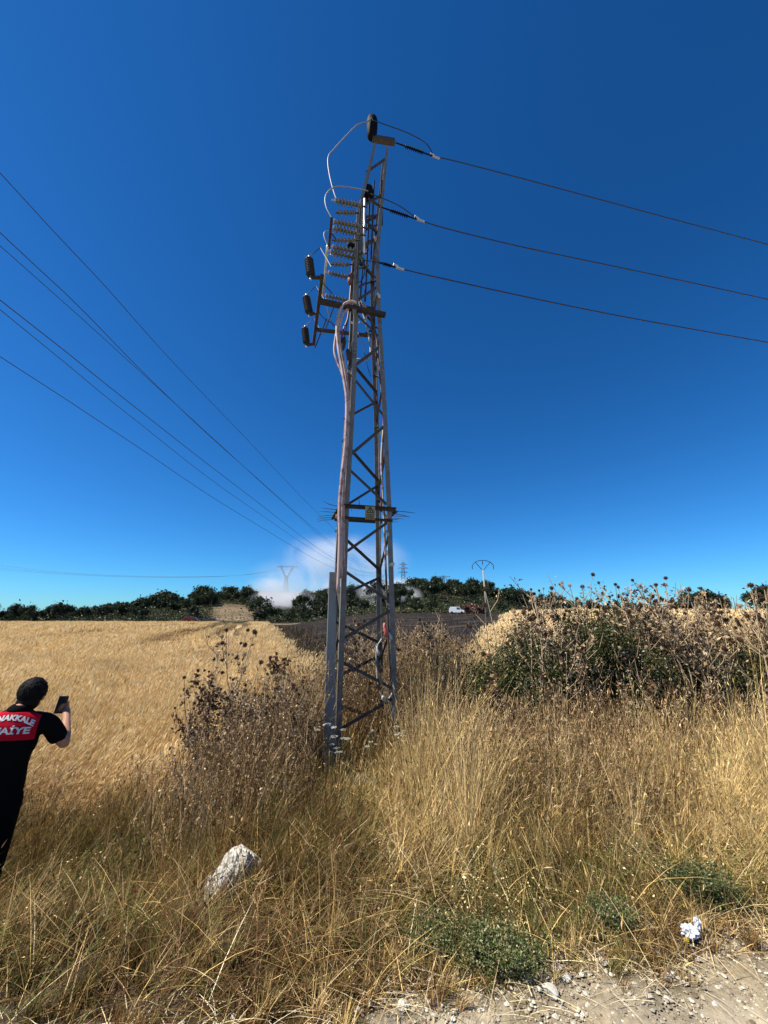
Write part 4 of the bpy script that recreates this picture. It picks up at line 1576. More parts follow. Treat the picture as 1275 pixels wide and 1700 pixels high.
def head_mesh(name, r, spikes=34):
    rr = random.Random(4)
    m = MB()
    m.ball((0, 0, 0), r * .62, 8, 6)
    for k in range(spikes):
        z = 1 - 2 * (k + .5) / spikes
        a = k * 2.39996
        s = math.sqrt(1 - z * z)
        d = Vector((s * math.cos(a), s * math.sin(a), z))
        u = d.orthogonal().normalized()
        w = d.cross(u)
        t = r * rr.uniform(.9, 1.15)
        m.add([d * r * .5 + u * r * .16, d * r * .5 + w * r * .16 - u * r * .08, d * r * .5 - w * r * .16 - u * r * .08, d * t], [(0, 1, 3), (1, 2, 3), (2, 0, 3)])
    return m.mesh(name)


HEAD_DARK = head_mesh('seed_head_mesh', .0145)
M['head'] = surf('dark_seed_head', (.065, .038, .024), .9, 0, .4, 30, spec=.05)
HEAD_DARK.materials.append(M['head'])
HEAD_PALE = head_mesh('pale_seed_head_mesh', .0135)
HEAD_PALE.materials.append(M['stem'])


def make_thistle(seed, h, nb, dark, leafy=28, leafsize=.05, headr=1.0, stemmat='stem'):
    """dried branching thistle: stem with side branches, a round spiny head on each end, withered leaves"""
    r = random.Random(seed)
    root = empty('dried_thistle')
    m = MB()
    top = Vector((r.uniform(-.12, .12) * h, r.uniform(-.12, .12) * h, h))
    main = [Vector((0, 0, -.05)), Vector((r.uniform(-.03, .03), r.uniform(-.03, .03), h * .35)), top * .7 + Vector((r.uniform(-.03, .03), 0, 0)), top]
    main = smooth_path(main, 4)
    m.tube(main, [.0055 - .0037 * i / (len(main) - 1) for i in range(len(main))], 5)
    tips = [main[-1]]
    segs = [main]
    for k in range(nb):
        f = r.uniform(.4, .93)
        p = main[int(f * (len(main) - 1))]
        a = r.uniform(0, 6.28)
        L = h * r.uniform(.16, .42) * (1.15 - f * .6)
        e = p + Vector((math.cos(a) * L * .55, math.sin(a) * L * .55, L * .85))
        mid = p.lerp(e, .5) + Vector((math.cos(a) * L * .12, math.sin(a) * L * .12, -L * .03))
        pl = [p, mid, e]
        m.tube(pl, [.0028, .0023, .0015], 5)
        segs.append(pl)
        tips.append(e)
        if r.random() < .6:
            b = a + r.choice((-1, 1)) * r.uniform(.5, 1.1)
            e2 = mid + Vector((math.cos(b) * L * .35, math.sin(b) * L * .35, L * .4))
            m.tube([mid, e2], [.002, .0013], 5)
            tips.append(e2)
    st = m.build('stem', M[stemmat], root)
    # withered leaves
    P = []
    for sg in segs:
        for _ in range(max(3, leafy // len(segs) + 1)):
            t = r.random() * .9
            i = min(int(t * (len(sg) - 1)), len(sg) - 2)
            f = t * (len(sg) - 1) - i
            P.append(tuple(sg[i].lerp(sg[i + 1], f) + Vector((r.uniform(-.03, .03), r.uniform(-.03, .03), r.uniform(-.03, .01)))))
    P = np.array(P)
    rs = np.random.default_rng(seed)
    cols = np.array([(.40, .26, .14), (.22, .13, .065), (.09, .05, .028), (.54, .40, .24)])
    c = cols[rs.integers(0, 4 if not dark else 3, len(P)) if not dark else rs.choice([1, 2, 2, 0], len(P))]
    V, F, C = flake_arrays(P, rs.uniform(leafsize * .5, leafsize * 1.4, len(P)), c, .9)
    ac = Acc()
    ac.add(V, F, C)
    V, F, C = flake_arrays(P + rs.normal(0, .02, P.shape), rs.uniform(leafsize * .3, leafsize, len(P)), c * .9, .9)
    ac.add(V, F, C)
    ac.build('foliage', M['dead_leaf'], root)
    for t in tips[:9]:
        hh = bpy.data.objects.new('seed_head', HEAD_DARK if (dark or r.random() < .72) else HEAD_PALE)
        COL.objects.link(hh)
        hh.parent = root
        hh.location = t
        s = headr * r.uniform(.75, 1.3)
        hh.scale = (s, s, s * r.uniform(.9, 1.25))
        hh.rotation_euler = (r.uniform(-.5, .5), r.uniform(-.5, .5), r.uniform(0, 6))
    return root


def clone(root, loc, rz, sc, label, group):
    c = root.copy()
    COL.objects.link(c)
    c.location = loc
    c.rotation_euler = (random.uniform(-.08, .08), random.uniform(-.02, .12), rz)
    c.scale = (sc, sc, sc)
    c['label'] = label
    c['group'] = group
    for ch in KIDSOF[root.name]:
        q = ch.copy()
        COL.objects.link(q)
        q.parent = c
    return c


protos = {}


def plant(kind, mk, loc, h, label, group, cat, rz=None):
    """first of each prototype is used itself; later ones are copies"""
    key = kind
    if key not in protos:
        root = mk()
        root['category'] = cat
        KIDSOF[root.name] = list(root.children_recursive)
        protos[key] = (root, [False])
    root, used = protos[key]
    rz = random.uniform(0, 6.28) if rz is None else rz
    z = gzf(loc[0], loc[1])
    if not used[0]:
        used[0] = True
        root.location = (loc[0], loc[1], z)
        root.rotation_euler = (0, random.uniform(0, .1), rz)
        root.scale = (h, h, h)
        root['label'] = label
        root['group'] = group
        return root
    return clone(root, (loc[0], loc[1], z), rz, h, label, group)


pr = random.Random(21)
TH = {}
for i in range(6):
    TH['open%d' % i] = (lambda i=i: make_thistle(100 + i, 1.0, 7 + i % 3, False, 40, .024, 1.1))
    TH['dark%d' % i] = (lambda i=i: make_thistle(200 + i, 1.0, 9, True, 240, .045, 1.1, 'stem_dark'))
    TH['leafy%d' % i] = (lambda i=i: make_thistle(300 + i, 1.0, 9, False, 170, .028, .9))
zones = [('left', 50, -2.15, -.85, 4.6, 6.3, .85, 1.4, ('open', 'leafy', 'leafy'), 'dried thistle left of the tower', 'dried thistles left of the tower'),
         ('mid', 62, -.75, 1.35, 6.2, 9.0, 1.15, 1.8, ('leafy', 'leafy', 'open'), 'dried thistle behind the tower foot', 'dried thistles behind the tower foot'),
         ('right', 64, 1.4, 5.0, 4.95, 6.6, 1.35, 2.3, ('open', 'leafy', 'open'), 'thistle against the green bushes', 'tall thistles among the green bushes'),
         ('far_right', 50, 4.2, 8.6, 5.0, 7.8, 1.4, 2.15, ('leafy', 'open', 'open'), 'thistle in the right edge thicket', 'thistles in the thicket at the right edge'),
         ('front', 34, 1.3, 4.2, 4.5, 5.4, .8, 1.25, ('open', 'leafy', 'dark', 'leafy'), 'low thistle before the green bushes', 'shorter thistles in front of the bushes')]
for (zn, cnt, x0, x1, y0, y1, h0, h1, kinds, lab, grp) in zones:
    for k in range(cnt):
        kd = pr.choice(kinds) + str(pr.randrange(6))
        tx, ty, th = pr.uniform(x0, x1), pr.uniform(y0, y1), pr.uniform(h0, h1)
        u, v = (tx - x0) / (x1 - x0), (ty - y0) / (y1 - y0)
        size = 'shorter' if th < h0 + .33 * (h1 - h0) else ('tallest' if th > h0 + .7 * (h1 - h0) else 'middling')
        row = 'front row' if v < .4 else ('back row' if v > .7 else 'middle row')
        col_ = 'left' if u < .34 else ('right' if u > .67 else 'centre')
        plant(kd, TH[kd], (tx, ty), th, '%s %s, %s at its %s' % (size, lab, row, col_), grp, 'thistle')
# the ones that stand out
for (px, py, Y, hgt, kd, lab) in ((462, 1085, 5.9, None, 'dark0', 'dark withered thistle left of the tower against the wheat'), (363, 1130, 5.3, None, 'dark1', 'dark leafy thistle farthest left in the brown thicket'),
                                  (345, 1118, 5.6, None, 'dark2', 'dark thistle just behind the leftmost dark one'), (408, 1042, 5.5, None, 'open1', 'tallest open thistle whose heads stand over the wheat'),
                                  (385, 1048, 5.7, None, 'open3', 'open thistle beside the tallest one over the wheat'), (352, 1058, 6.2, None, 'open2', 'thin open thistle over the wheat, left of the tallest'),
                                  (885, 1300, 4.0, None, 'dark3', 'dark brown withered thistle in the golden grass in front of the bushes'), (750, 1075, 8.0, None, 'dark4', 'dark thistle at the edge of the wheat right of the tower'),
                                  (566, 1110, 7.0, None, 'dark5', 'dark thistle seen through the tower lattice'),
                                  (965, 975, 6.3, None, 'open0', 'tallest thistle above the middle of the green bushes'), (915, 975, 6.2, None, 'open4', 'very tall thistle above the left green bush'),
                                  (1000, 985, 6.5, None, 'open5', 'tall thistle with heads against the sky right of the tallest'), (1145, 982, 6.7, None, 'open2', 'tall thistle with heads against the sky above the right bush'),
                                  (1040, 990, 6.2, None, 'open1', 'tall thistle with heads on the skyline between the two bushes'), (940, 985, 6.8, None, 'open3', 'tall thistle rising between the left bush and the tallest thistle'),
                                  (1110, 995, 6.1, None, 'open0', 'tall thistle with heads on the skyline left of the far trees'), (875, 998, 6.0, None, 'open5', 'tall thistle at the left end of the bushes on the skyline'),
                                  (1200, 1000, 6.4, None, 'open4', 'tall thistle on the skyline just left of the far right trees')):
    p = at(px, py, Y)
    plant(kd, TH[kd], (p.x, Y), (p.z - gzf(p.x, Y)) / 1.0, lab, 'dried thistles that stand out', 'thistle')


def make_umbel(seed):
    """wild carrot: feathery leaves, ribbed stem, flat white flower plates"""
    r = random.Random(seed)
    root = empty('wild_carrot')
    m = MB()
    m.tube([(0, 0, -.03), (.01, .01, .5), (0, .02, 1.0)], [.006, .005, .003], 6)
    br = [Vector((0, .02, 1.0))]
    for k in range(2 + seed % 3):
        a = r.uniform(0, 6.28)
        z = r.uniform(.55, .75)
        e = Vector((math.cos(a) * .16, math.sin(a) * .16, z + r.uniform(.15, .25)))
        m.tube([(0, 0, z), Vector((e.x * .6, e.y * .6, z + .08)), e], [.004, .003, .0025], 5)
        br.append(e)
    for p in br:
        for k in range(9):
            a = 6.28 * k / 9
            m.tube([p, p + Vector((math.cos(a) * .04, math.sin(a) * .04, .035))], .0013, 3)
    m.build('stem', M['green_stem'], root)
    for p in br:
        R = r.uniform(.05, .075)
        pts_ = []
        for k in range(150):
            q = math.sqrt(r.random()) * R
            a = r.uniform(0, 6.28)
            pts_.append((p.x + q * math.cos(a), p.y + q * math.sin(a), p.z + .045 - .35 * q + r.uniform(-.004, .004)))
        m2 = MB()
        for q in pts_:
            m2.ball(q, r.uniform(.004, .0065), 5, 3, (1, 1, .6))
        m2.build('umbel', M['umbel'], root)
    rs = np.random.default_rng(seed)
    n = 260
    t = rs.uniform(.05, .8, n)
    a = rs.uniform(0, 6.28, n)
    rad = rs.uniform(.02, .16, n) * (1 - t * .6)
    P = np.stack([rad * np.cos(a), rad * np.sin(a), t + rad * .4], -1)
    ac = Acc()
    ac.add(*flake_arrays(P, rs.uniform(.012, .03, n), np.array([(.07, .11, .03), (.11, .13, .05), (.05, .08, .03)])[rs.integers(0, 3, n)]))
    ac.build('foliage', M['leaf'], root)
    return root


for i, (px, py, Y, lab) in enumerate(((551, 1199, 5.0, 'wild carrot with a bright white plate in front of the cable cover'), (556, 1236, 4.8, 'low wild carrot right under the bright white one'),
                                      (572, 1210, 5.2, 'greenish wild carrot between the cable cover and the lattice'), (618, 1212, 5.7, 'wild carrot with pale brownish plate inside the tower foot'),
                                      (613, 1231, 5.3, 'wild carrot with a white plate low inside the tower foot'), (661, 1205, 5.3, 'wild carrot with a white plate at the right tower leg'),
                                      (688, 1208, 5.5, 'wild carrot with greyish plates right of the tower'), (680, 1226, 5.2, 'wild carrot just below the greyish one right of the tower'),
                                      (697, 1240, 5.0, 'lowest wild carrot right of the tower'))):
    p = at(px, py, Y)
    kd = 'umbel%d' % (i % 4)
    plant(kd, (lambda i=i: make_umbel(400 + i)), (p.x, Y), (p.z - gzf(p.x, Y)) / 1.04, lab, 'wild carrots at the tower foot', 'wildflower')


# ------------------------------------------------------------------ green bushes
def make_bush(name, c, R, n, lab, seed, cols, size=(.018, .040), tw=1.0):
    rs = np.random.default_rng(seed)
    r = random.Random(seed)
    x, y = c
    z = gzf(x, y)
    root = empty(name, (x, y, z))
    tag(root, lab, 'bush')
    m = MB()
    ends = []
    for k in range(26):
        a = r.uniform(0, 6.28)
        q = r.uniform(.3, .95)
        e = Vector((math.cos(a) * R[0] * q, math.sin(a) * R[1] * q, R[2] * r.uniform(.75, 1.02) * math.sqrt(max(.1, 1 - q * q * .6))))
        mid = e * .5 + Vector((r.uniform(-.1, .1), r.uniform(-.1, .1), .05)) * tw
        m.tube([(r.uniform(-.1, .1) * tw, r.uniform(-.1, .1) * tw, -.1 * tw), mid, e], [.014 * tw, .009 * tw, .003 * tw], 5)
        ends.append((mid, e))
        for _ in range(3):
            b = mid.lerp(e, r.random())
            e2 = b + Vector((r.uniform(-.25, .25), r.uniform(-.25, .25), r.uniform(.05, .28))) * tw
            m.tube([b, e2], [.005 * tw, .002 * tw], 4)
            ends.append((b, e2))
    m.build('branches', M['stem_dark'] if tw == 1 else M['green_stem'], root)
    # leaves in clumps along the twigs, denser near the shell
    C0 = []
    for (p, e) in ends:
        for _ in range(4):
            C0.append(tuple(p.lerp(e, r.uniform(.3, 1.08))))
    C0 = np.array(C0)
    i = rs.integers(0, len(C0), n)
    P = C0[i] + rs.normal(0, 1, (n, 3)) * rs.uniform(.03, .13, (n, 1)) * (tw if tw < 1 else 1)
    shell = rs.normal(0, 1, (n // 2, 3))
    shell[:, 2] = np.abs(shell[:, 2])
    shell /= np.linalg.norm(shell, axis=1)[:, None]
    lump = 1 + .16 * np.sin(shell[:, 0] * 7 + seed) + .14 * np.sin(shell[:, 1] * 9 + shell[:, 2] * 6 + seed)
    shell = shell * np.array(R) * (lump * rs.uniform(.55, 1.0, n // 2))[:, None]
    P = np.concatenate([P, shell])
    P = P[P[:, 2] > .08 * tw]
    cl = np.array(cols)[rs.integers(0, len(cols), len(P))] * rs.uniform(.7, 1.3, (len(P), 1))
    ac = Acc()
    ac.add(*flake_arrays(P, rs.uniform(size[0], size[1], len(P)), cl, .8))
    ac.build('foliage', M['leaf'], root)
    return root


GR = [(.040, .065, .012), (.06, .09, .018), (.10, .115, .032), (.025, .036, .010), (.12, .085, .04)]
make_bush('green_bush', (1.85, 5.6), (.8, .6, 1.5), 30000, 'leafy green bush at the left end of the thicket right of the tower', 51, GR)
make_bush('green_bush', (3.15, 5.75), (1.1, .8, 1.84), 62000, 'tallest dark green bush under the skyline thistles', 52, GR)
make_bush('green_bush', (2.6, 6.3), (.75, .6, 1.74), 24000, 'green bush in the dip between the left and the tallest bush', 55, GR)
make_bush('green_bush', (5.0, 5.9), (.9, .6, 1.45), 26000, 'green bush half hidden by brown weeds near the right edge', 53, GR)
make_bush('green_weed', (.58, 2.47), (.27, .15, .12), 5200, 'low bright green weed clump at the gravel edge, left of the small ones', 54, [(.075, .12, .025), (.11, .15, .04), (.15, .17, .06), (.30, .25, .12)], (.006, .018), .25)
make_bush('green_weed', (.30, 2.55), (.20, .14, .14), 2600, 'small green weed half buried in grass, farthest left of the green clumps', 59, [(.075, .11, .025), (.11, .14, .04), (.28, .22, .1)], (.006, .016), .25)
make_bush('green_weed', (1.25, 2.68), (.18, .12, .13), 2600, 'small green weed right of the bright clump at the gravel edge', 57, [(.075, .12, .025), (.11, .15, .04), (.25, .2, .1)], (.006, .016), .25)
make_bush('green_weed', (1.98, 2.90), (.26, .14, .19), 4200, 'green weed just behind the white wrapper', 58, [(.05, .09, .02), (.08, .12, .03), (.2, .16, .08)], (.008, .02), .25)

# ------------------------------------------------------------------ trees on the hill


def make_tree(seed, shape):
    """crown of many leaf sprays around lumps, tapered trunk and a few limbs; 1 unit tall"""
    rs = np.random.default_rng(seed)
    r = random.Random(seed)
    root = empty('hill_tree')
    m = MB()
    m.tube([(0, 0, -.08), (.01, 0, .25), (.02, .01, .55), (.0, .02, .8)], [.04, .03, .02, .008], 6)
    lumps = []
    nl = 12
    for k in range(nl):
        a = 2.4 * k + r.uniform(-.4, .4)
        q = r.uniform(.1, .34) if shape == 'round' else r.uniform(.15, .42)
        z = r.uniform(.22, .84)
        if shape == 'pine':
            z = r.uniform(.45, .86)
        q *= 1.25 * math.sqrt(max(.15, 1 - ((z - .4) / .5) ** 2))
        lumps.append((Vector((math.cos(a) * q, math.sin(a) * q, z)), r.uniform(.16, .25)))
        m.tube([(0, 0, z * .6), lumps[-1][0]], [.014, .005], 4)
    m.build('trunk', M['bark'], root)
    V = []
    for (c, s) in lumps:
        n = 420
        d = rs.normal(0, 1, (n, 3))
        d /= np.linalg.norm(d, axis=1)[:, None]
        d[:, 2] *= .8 if shape != 'pine' else .55
        V.append(np.array(c) + d * s * rs.uniform(.55, 1.12, (n, 1)))
    P = np.concatenate(V)
    base = np.array([(.022, .036, .013), (.034, .052, .017), (.050, .070, .022), (.016, .027, .010)])
    cl = base[rs.integers(0, 4, len(P))] * rs.uniform(.75, 1.25, (len(P), 1))
    ac = Acc()
    ac.add(*flake_arrays(P, rs.uniform(.022, .05, len(P)), cl, 1.0))
    ac.add(*flake_arrays(np.concatenate([np.array(c) + rs.normal(0, .45, (26, 3)) * s for c, s in lumps]), .16, np.repeat(base[:1], 26 * len(lumps), 0), 1.0))
    ac.build('crown', M['tree_leaf'], root)
    return root


tr = random.Random(99)
shapes = ['round', 'round', 'wide', 'pine', 'round', 'wide', 'pine']


def slope_label(base, a, y, a0, a1):
    u = (a - a0) / (a1 - a0)
    side = ('left end', 'left part', 'middle', 'right part', 'right end')[min(4, max(0, int(u * 5)))]
    lvl = 'foot' if y < 175 else ('crest' if y > 225 else 'mid height')
    return '%s, %s of the slope, %s' % (base, side, lvl)


def tree_at(x, y, h, lab, grp):
    k = tr.randrange(7)
    t = plant('tree%d' % k, (lambda k=k: make_tree(500 + k, shapes[k])), (x, y), 1.0, lab, grp, 'tree')
    h *= tr.uniform(1.2, 1.6) if abs(x / y) < .62 and y > 150 else 1.12
    s = h * tr.uniform(.72, 1.05)
    t.scale = (s, s, h)
    t.rotation_euler = (0, 0, tr.uniform(0, 6.28))
    return t


cnt = 0


def in_clear(a, y):
    """dry clearings on the slopes and the smoking gap"""
    return -.43 < a < -.325 and y < 200 or -.33 < a < -.24 and 190 <= y < 262


while cnt < 125:
    a = tr.uniform(-.42, -1.03)
    y = tr.triangular(135, 262, 262)
    if a < -.8:
        y = tr.uniform(120, 250)
    if in_clear(a, y):
        continue
    tree_at(a * y, y, tr.uniform(3.6, 6.4), slope_label('dark tree left of the smoke', a, y, -1.03, -.42), 'trees on the left slope')
    cnt += 1
for _ in range(16):
    a = tr.uniform(-.42, -.33)
    y = tr.uniform(206, 255)
    tree_at(a * y, y, tr.uniform(4.5, 6.5), 'dark green tree at the top of the left slope beside the smoke', 'trees beside the smoke')
for _ in range(36):
    a = tr.uniform(-.225, .07)
    y = tr.uniform(150, 262)
    tree_at(a * y, y, tr.uniform(4.2, 7.0), slope_label('dark tree in the smoke', a, y, -.225, .07), 'trees in the smoke')
cnt = 0
while cnt < 76:
    a = tr.uniform(.05, .46)
    y = tr.triangular(135, 262, 245)
    if .17 < a < .26 and y < 150:
        continue
    tree_at(a * y, y, tr.uniform(3.6, 6.2), slope_label('dark tree right of the tower', a, y, .05, .46), 'trees on the right slope')
    cnt += 1
for px in range(905, 1180, 12):
    a = (px - 637) / F_PX * 1.03
    y = tr.uniform(130, 165)
    tree_at(a * y, y, tr.uniform(2.6, 4.0), 'low tree on the skyline behind the right wheat slope', 'low trees behind the right wheat slope')
for (px, h) in ((1110, 4.6), (1122, 5.6), (1140, 6.2), (1156, 5.4), (1168, 4.6), (1222, 6.0), (1238, 7.6), (1252, 7.8), (1266, 7.4), (1285, 7.6), (1300, 6.5)):
    a = (px - 637) / F_PX * 1.03
    y = tr.uniform(128, 142)
    tree_at(a * y, y, h + 1.2, 'taller rounded tree on the skyline at the far right', 'taller trees at the far right')
t = tree_at(-.312 * 135, 135, 7.4, 'large round bush-like tree at the wheat corner in front of the smoke', 'large tree at the wheat corner')
for (a, y, h) in ((-.20, 132, 4.8), (-.16, 138, 4.4), (-.11, 134, 4.6), (-.27, 140, 3.8), (.08, 136, 4.6), (.12, 134, 5.4), (-.05, 133, 4.4), (0.02, 131, 4.6), (-.235, 133, 4.0)):
    tree_at(a * y, y, h, 'low dark tree along the far edge of the burnt field', 'low trees along the burnt field')
n = 120000
a = RNG.uniform(-1.08, .52, n)
y = RNG.uniform(124, 268, n)
x = a * y
clear = (a < -.325) & (a > -.43) & (y < 200) & (RNG.random(n) < .85) | (a > -.33) & (a < -.24) & (y > 205)
k = (fbm(x, y, .13, 7) > -.6) & ~clear & (RNG.random(n) < np.where(a > .4, .3, 1))
x, y = x[k], y[k]
P = pts(x, y)
P[:, 2] += RNG.uniform(0, 1, len(x)) ** 1.5 * (1.6 + 1.3 * fbm(x, y, .3, 2))
A = Acc()
A.add(*flake_arrays(P, RNG.uniform(.25, .7, len(x)), mixcol(len(x), [(.024, .038, .013), (.038, .054, .018), (.016, .026, .010), (.10, .08, .04)], [.4, .3, .3, .08], .25), .8))
tag(A.build('scrub', M['tree_leaf']), 'dark evergreen scrub under the hillside trees', 'scrub', kind='stuff')
# scorched, rust-brown shrubs beside the white van
for (px, y, h) in ((765, 126, 2.8), (773, 128, 3.4), (781, 125, 2.6), (787, 127, 2.0)):
    a = (px - 637) / F_PX * 1.03
    x = a * y
    b_ = make_bush('scorched_bush', (x, y), (1.9, 1.5, h), 900, '%s rust-brown scorched bush %s the white van' % (('nearest', 'tallest', 'third', 'smallest')[[765, 773, 781, 787].index(px)], 'right of'), px, [(.20, .075, .045), (.12, .05, .035), (.24, .12, .08)], (.3, .6))


# ------------------------------------------------------------------ vehicles by the wood (tiny in view)
def vehicle(name, cat, lab, px, y, L, Wd, H, mat, rz, cab):
    a = (px - 637) / F_PX * 1.03
    x = a * y
    z = gzf(x, y)
    root = empty(name, (x, y, z))
    root.rotation_euler = (0, 0, rz)
    tag(root, lab, cat)
    m = MB()
    pr_ = [(-L / 2, .4), (-L / 2, H * .62 if cab == 'van' else H * .5), (-L * .42, H) if cab != 'front' else (-L * .42, H * .85), (L * .18, H), (L * .34, H * .58), (L * .5, H * .5), (L * .5, .4)]
    vs = [(p[0], s * Wd / 2, p[1]) for s in (-1, 1) for p in pr_]
    n = len(pr_)
    m.add(vs, [tuple(range(n)), tuple(range(2 * n - 1, n - 1, -1))] + [(i, i + n, (i + 1) % n + n, (i + 1) % n) for i in range(n)])
    m.build('body', M[mat], root, bevel=.06)
    m = MB()
    for s in (-1, 1):
        m.add([(L * .0, s * (Wd / 2 + .01), H * .62), (L * .3, s * (Wd / 2 + .01), H * .62), (L * .16, s * (Wd / 2 + .01), H * .93), (L * .0, s * (Wd / 2 + .01), H * .93)], [(0, 1, 2, 3)])
    m.add([(L * .335, -Wd * .42, H * .62), (L * .335, Wd * .42, H * .62), (L * .20, Wd * .42, H * .96), (L * .20, -Wd * .42, H * .96)], [(0, 1, 2, 3)])
    m.build('window', M['glass'], root)
    for sx in (-.32, .33):
        for s in (-1, 1):
            w = MB().profile((L * sx, s * (Wd / 2 - .12), .38), (L * sx, s * (Wd / 2 + .08), .38), [(0, .36), (.1, .4), (.9, .4), (1, .34)], 12).build('wheel', M['rubber'], root)
    return root


vehicle('fire_engine', 'fire engine', 'small red fire engine parked beyond the wheat at the wood edge', 339, 120, 4.6, 2.0, 2.0, 'red_paint', .25, 'van')
vehicle('pickup_truck', 'pickup', 'dark vehicle parked right of the red fire engine', 369, 117, 4.6, 1.8, 1.7, 'dark_paint', .1, 'front')
vehicle('white_van', 'van', 'small white van at the foot of the right wooded slope', 751, 122, 4.6, 1.9, 2.1, 'white_paint', -.3, 'van')

# ------------------------------------------------------------------ the man with the phone


def ring_loft(m, rings, n=20, cap=True):
    """rings: (centre, rx, ry, yaw) level ellipses"""
    vs = []
    for (c, rx, ry, yaw) in rings:
        c = Vector(c)
        for j in range(n):
            a = 2 * math.pi * j / n
            x, y = rx * math.cos(a), ry * math.sin(a)
            vs.append(c + Vector((x * math.cos(yaw) - y * math.sin(yaw), x * math.sin(yaw) + y * math.cos(yaw), 0)))
    fs = []
    for i in range(len(rings) - 1):
        for j in range(n):
            j2 = (j + 1) % n
            fs.append((i * n + j, i * n + j2, (i + 1) * n + j2, (i + 1) * n + j))
    fs.append(tuple(range(n - 1, -1, -1)))
    fs.append(tuple((len(rings) - 1) * n + j for j in range(n)))
    m.add(vs, fs)


def fuse(m, voxel, smooth_it=6, name='part'):
    """melt overlapping closed shapes into one continuous skin"""
    me = m.mesh(name)
    tmp = bpy.data.objects.new(name, me)
    COL.objects.link(tmp)
    r = tmp.modifiers.new('remesh', 'REMESH')
    r.mode = 'VOXEL'
    r.voxel_size = voxel
    r.use_smooth_shade = True
    s = tmp.modifiers.new('smooth', 'SMOOTH')
    s.factor = .5
    s.iterations = smooth_it
    dg = bpy.context.evaluated_depsgraph_get()
    out = bpy.data.meshes.new_from_object(tmp.evaluated_get(dg))
    out.name = name
    bpy.data.objects.remove(tmp)
    out.polygons.foreach_set('use_smooth', [True] * len(out.polygons))
    return out


px_, py_ = PERSON
pz = gzf(px_, py_) - .01
person = empty('person', (px_, py_, pz))
person.rotation_euler = (0, math.radians(4), math.radians(22))
tag(person, 'man in a black and red shirt holding up a phone at the wheat edge', 'person')
SH_R, EL_R, WR_R = Vector((.185, .0, 1.405)), Vector((.330, .10, 1.205)), Vector((.255, .30, 1.34))
SH_L, EL_L, WR_L = Vector((-.185, .0, 1.405)), Vector((-.26, .08, 1.14)), Vector((-.12, .28, 1.22))
HEADC = Vector((.035, .085, 1.565))


def limb(m, pts_, rs, n=14):
    P = smooth_path([Vector(p) for p in pts_], 5)
    k = len(P)
    R = [float(np.interp(i / (k - 1) * (len(rs) - 1), range(len(rs)), rs)) for i in range(k)]
    m.tube(P, R, n)
    m.ball(P[0], R[0] * .99, 12, 8)
    m.ball(P[-1], R[-1] * .99, 12, 8)


b = MB()
# head: skull, jaw, nose, ears, neck
b.ball(HEADC + Vector((0, 0, .015)), 1, 20, 14, (.076, .096, .105))
b.ball(HEADC + Vector((0, .035, -.065)), 1, 16, 10, (.056, .058, .055))
b.ball(HEADC + Vector((0, .098, -.018)), 1, 10, 8, (.013, .020, .024))
b.tube([HEADC + Vector((0, .085, .03)), HEADC + Vector((0, .112, -.022))], [.008, .013], 8)
b.ball(HEADC + Vector((0, .088, -.058)), 1, 10, 6, (.024, .010, .007))
b.ball(HEADC + Vector((0, .086, -.070)), 1, 10, 6, (.020, .010, .007))
for s in (-1, 1):
    b.ball(HEADC + Vector((s * .078, -.002, -.012)), 1, 10, 8, (.010, .018, .031))
    b.ball(HEADC + Vector((s * .032, .078, .030)), 1, 8, 6, (.022, .014, .008))
limb(b, [HEADC + Vector((0, -.02, -.04)), (.02, .02, 1.49), (0, -.005, 1.42)], [.050, .051, .065])
ring_loft(b, [((0, 0, .90), .11, .075, 0), ((0, 0, 1.0), .115, .08, 0), ((0, 0, 1.12), .13, .09, 0), ((0, 0, 1.28), .155, .10, 0), ((0, 0, 1.40), .15, .085, 0), ((0, 0, 1.45), .08, .06, 0)])
for (sh, el, wr) in ((SH_R, EL_R, WR_R), (SH_L, EL_L, WR_L)):
    limb(b, [sh + Vector((-.03 if sh.x > 0 else .03, 0, 0)), sh.lerp(el, .5), el], [.052, .047, .039])
    limb(b, [el, el.lerp(wr, .35), wr], [.040, .042, .027])
for s in (-1, 1):
    limb(b, [(s * .09, 0, .90), (s * .10, .01, .48), (s * .11, -.01, .10)], [.070, .055, .04])
    limb(b, [(s * .11, -.03, .07), (s * .12, .12, .05)], [.045, .035])
# right hand closing on the phone
ph_c = Vector((.175, .365, 1.435))
ph_x = Vector((.93, .36, -.05)).normalized()         # phone's width axis
ph_z = Vector((.14, -.16, .98)).normalized()
ph_y = ph_z.cross(ph_x).normalized()
ph_z = ph_x.cross(ph_y).normalized()
fin_rt = ph_c + ph_x * .044 - ph_z * .02
palm = ph_c + ph_x * .046 + ph_y * .012 - ph_z * .045
limb(b, [WR_R, WR_R.lerp(palm, .6), palm], [.027, .030, .028])
b.ball(palm, 1, 12, 8, (.024, .034, .044))
for k in range(4):
    z0 = .030 - .024 * k
    r0 = .0088 - .0006 * k
    base = palm + ph_z * (z0 + .004) + ph_y * .016
    k1 = ph_c + ph_x * .046 + ph_y * .034 + ph_z * (z0 - .030)
    k2 = ph_c + ph_x * .018 + ph_y * (.022) + ph_z * (z0 - .026 + .003 * k)
    k3 = ph_c + ph_x * (-.004 + .004 * k) + ph_y * .014 + ph_z * (z0 - .024)
    b.tube(smooth_path([base, k1, k2, k3], 3), [r0 * 1.1] * 3 + [r0] * 3 + [r0 * .92] * 3 + [r0 * .8], 8)
b.tube(smooth_path([palm - ph_y * .012 - ph_z * .012, ph_c + ph_x * .043 - ph_y * .020 + ph_z * .004, ph_c + ph_x * .034 - ph_y * .018 + ph_z * .036], 4), [.014, .0135, .013, .0125, .012, .0115, .011, .0105, .009], 9)
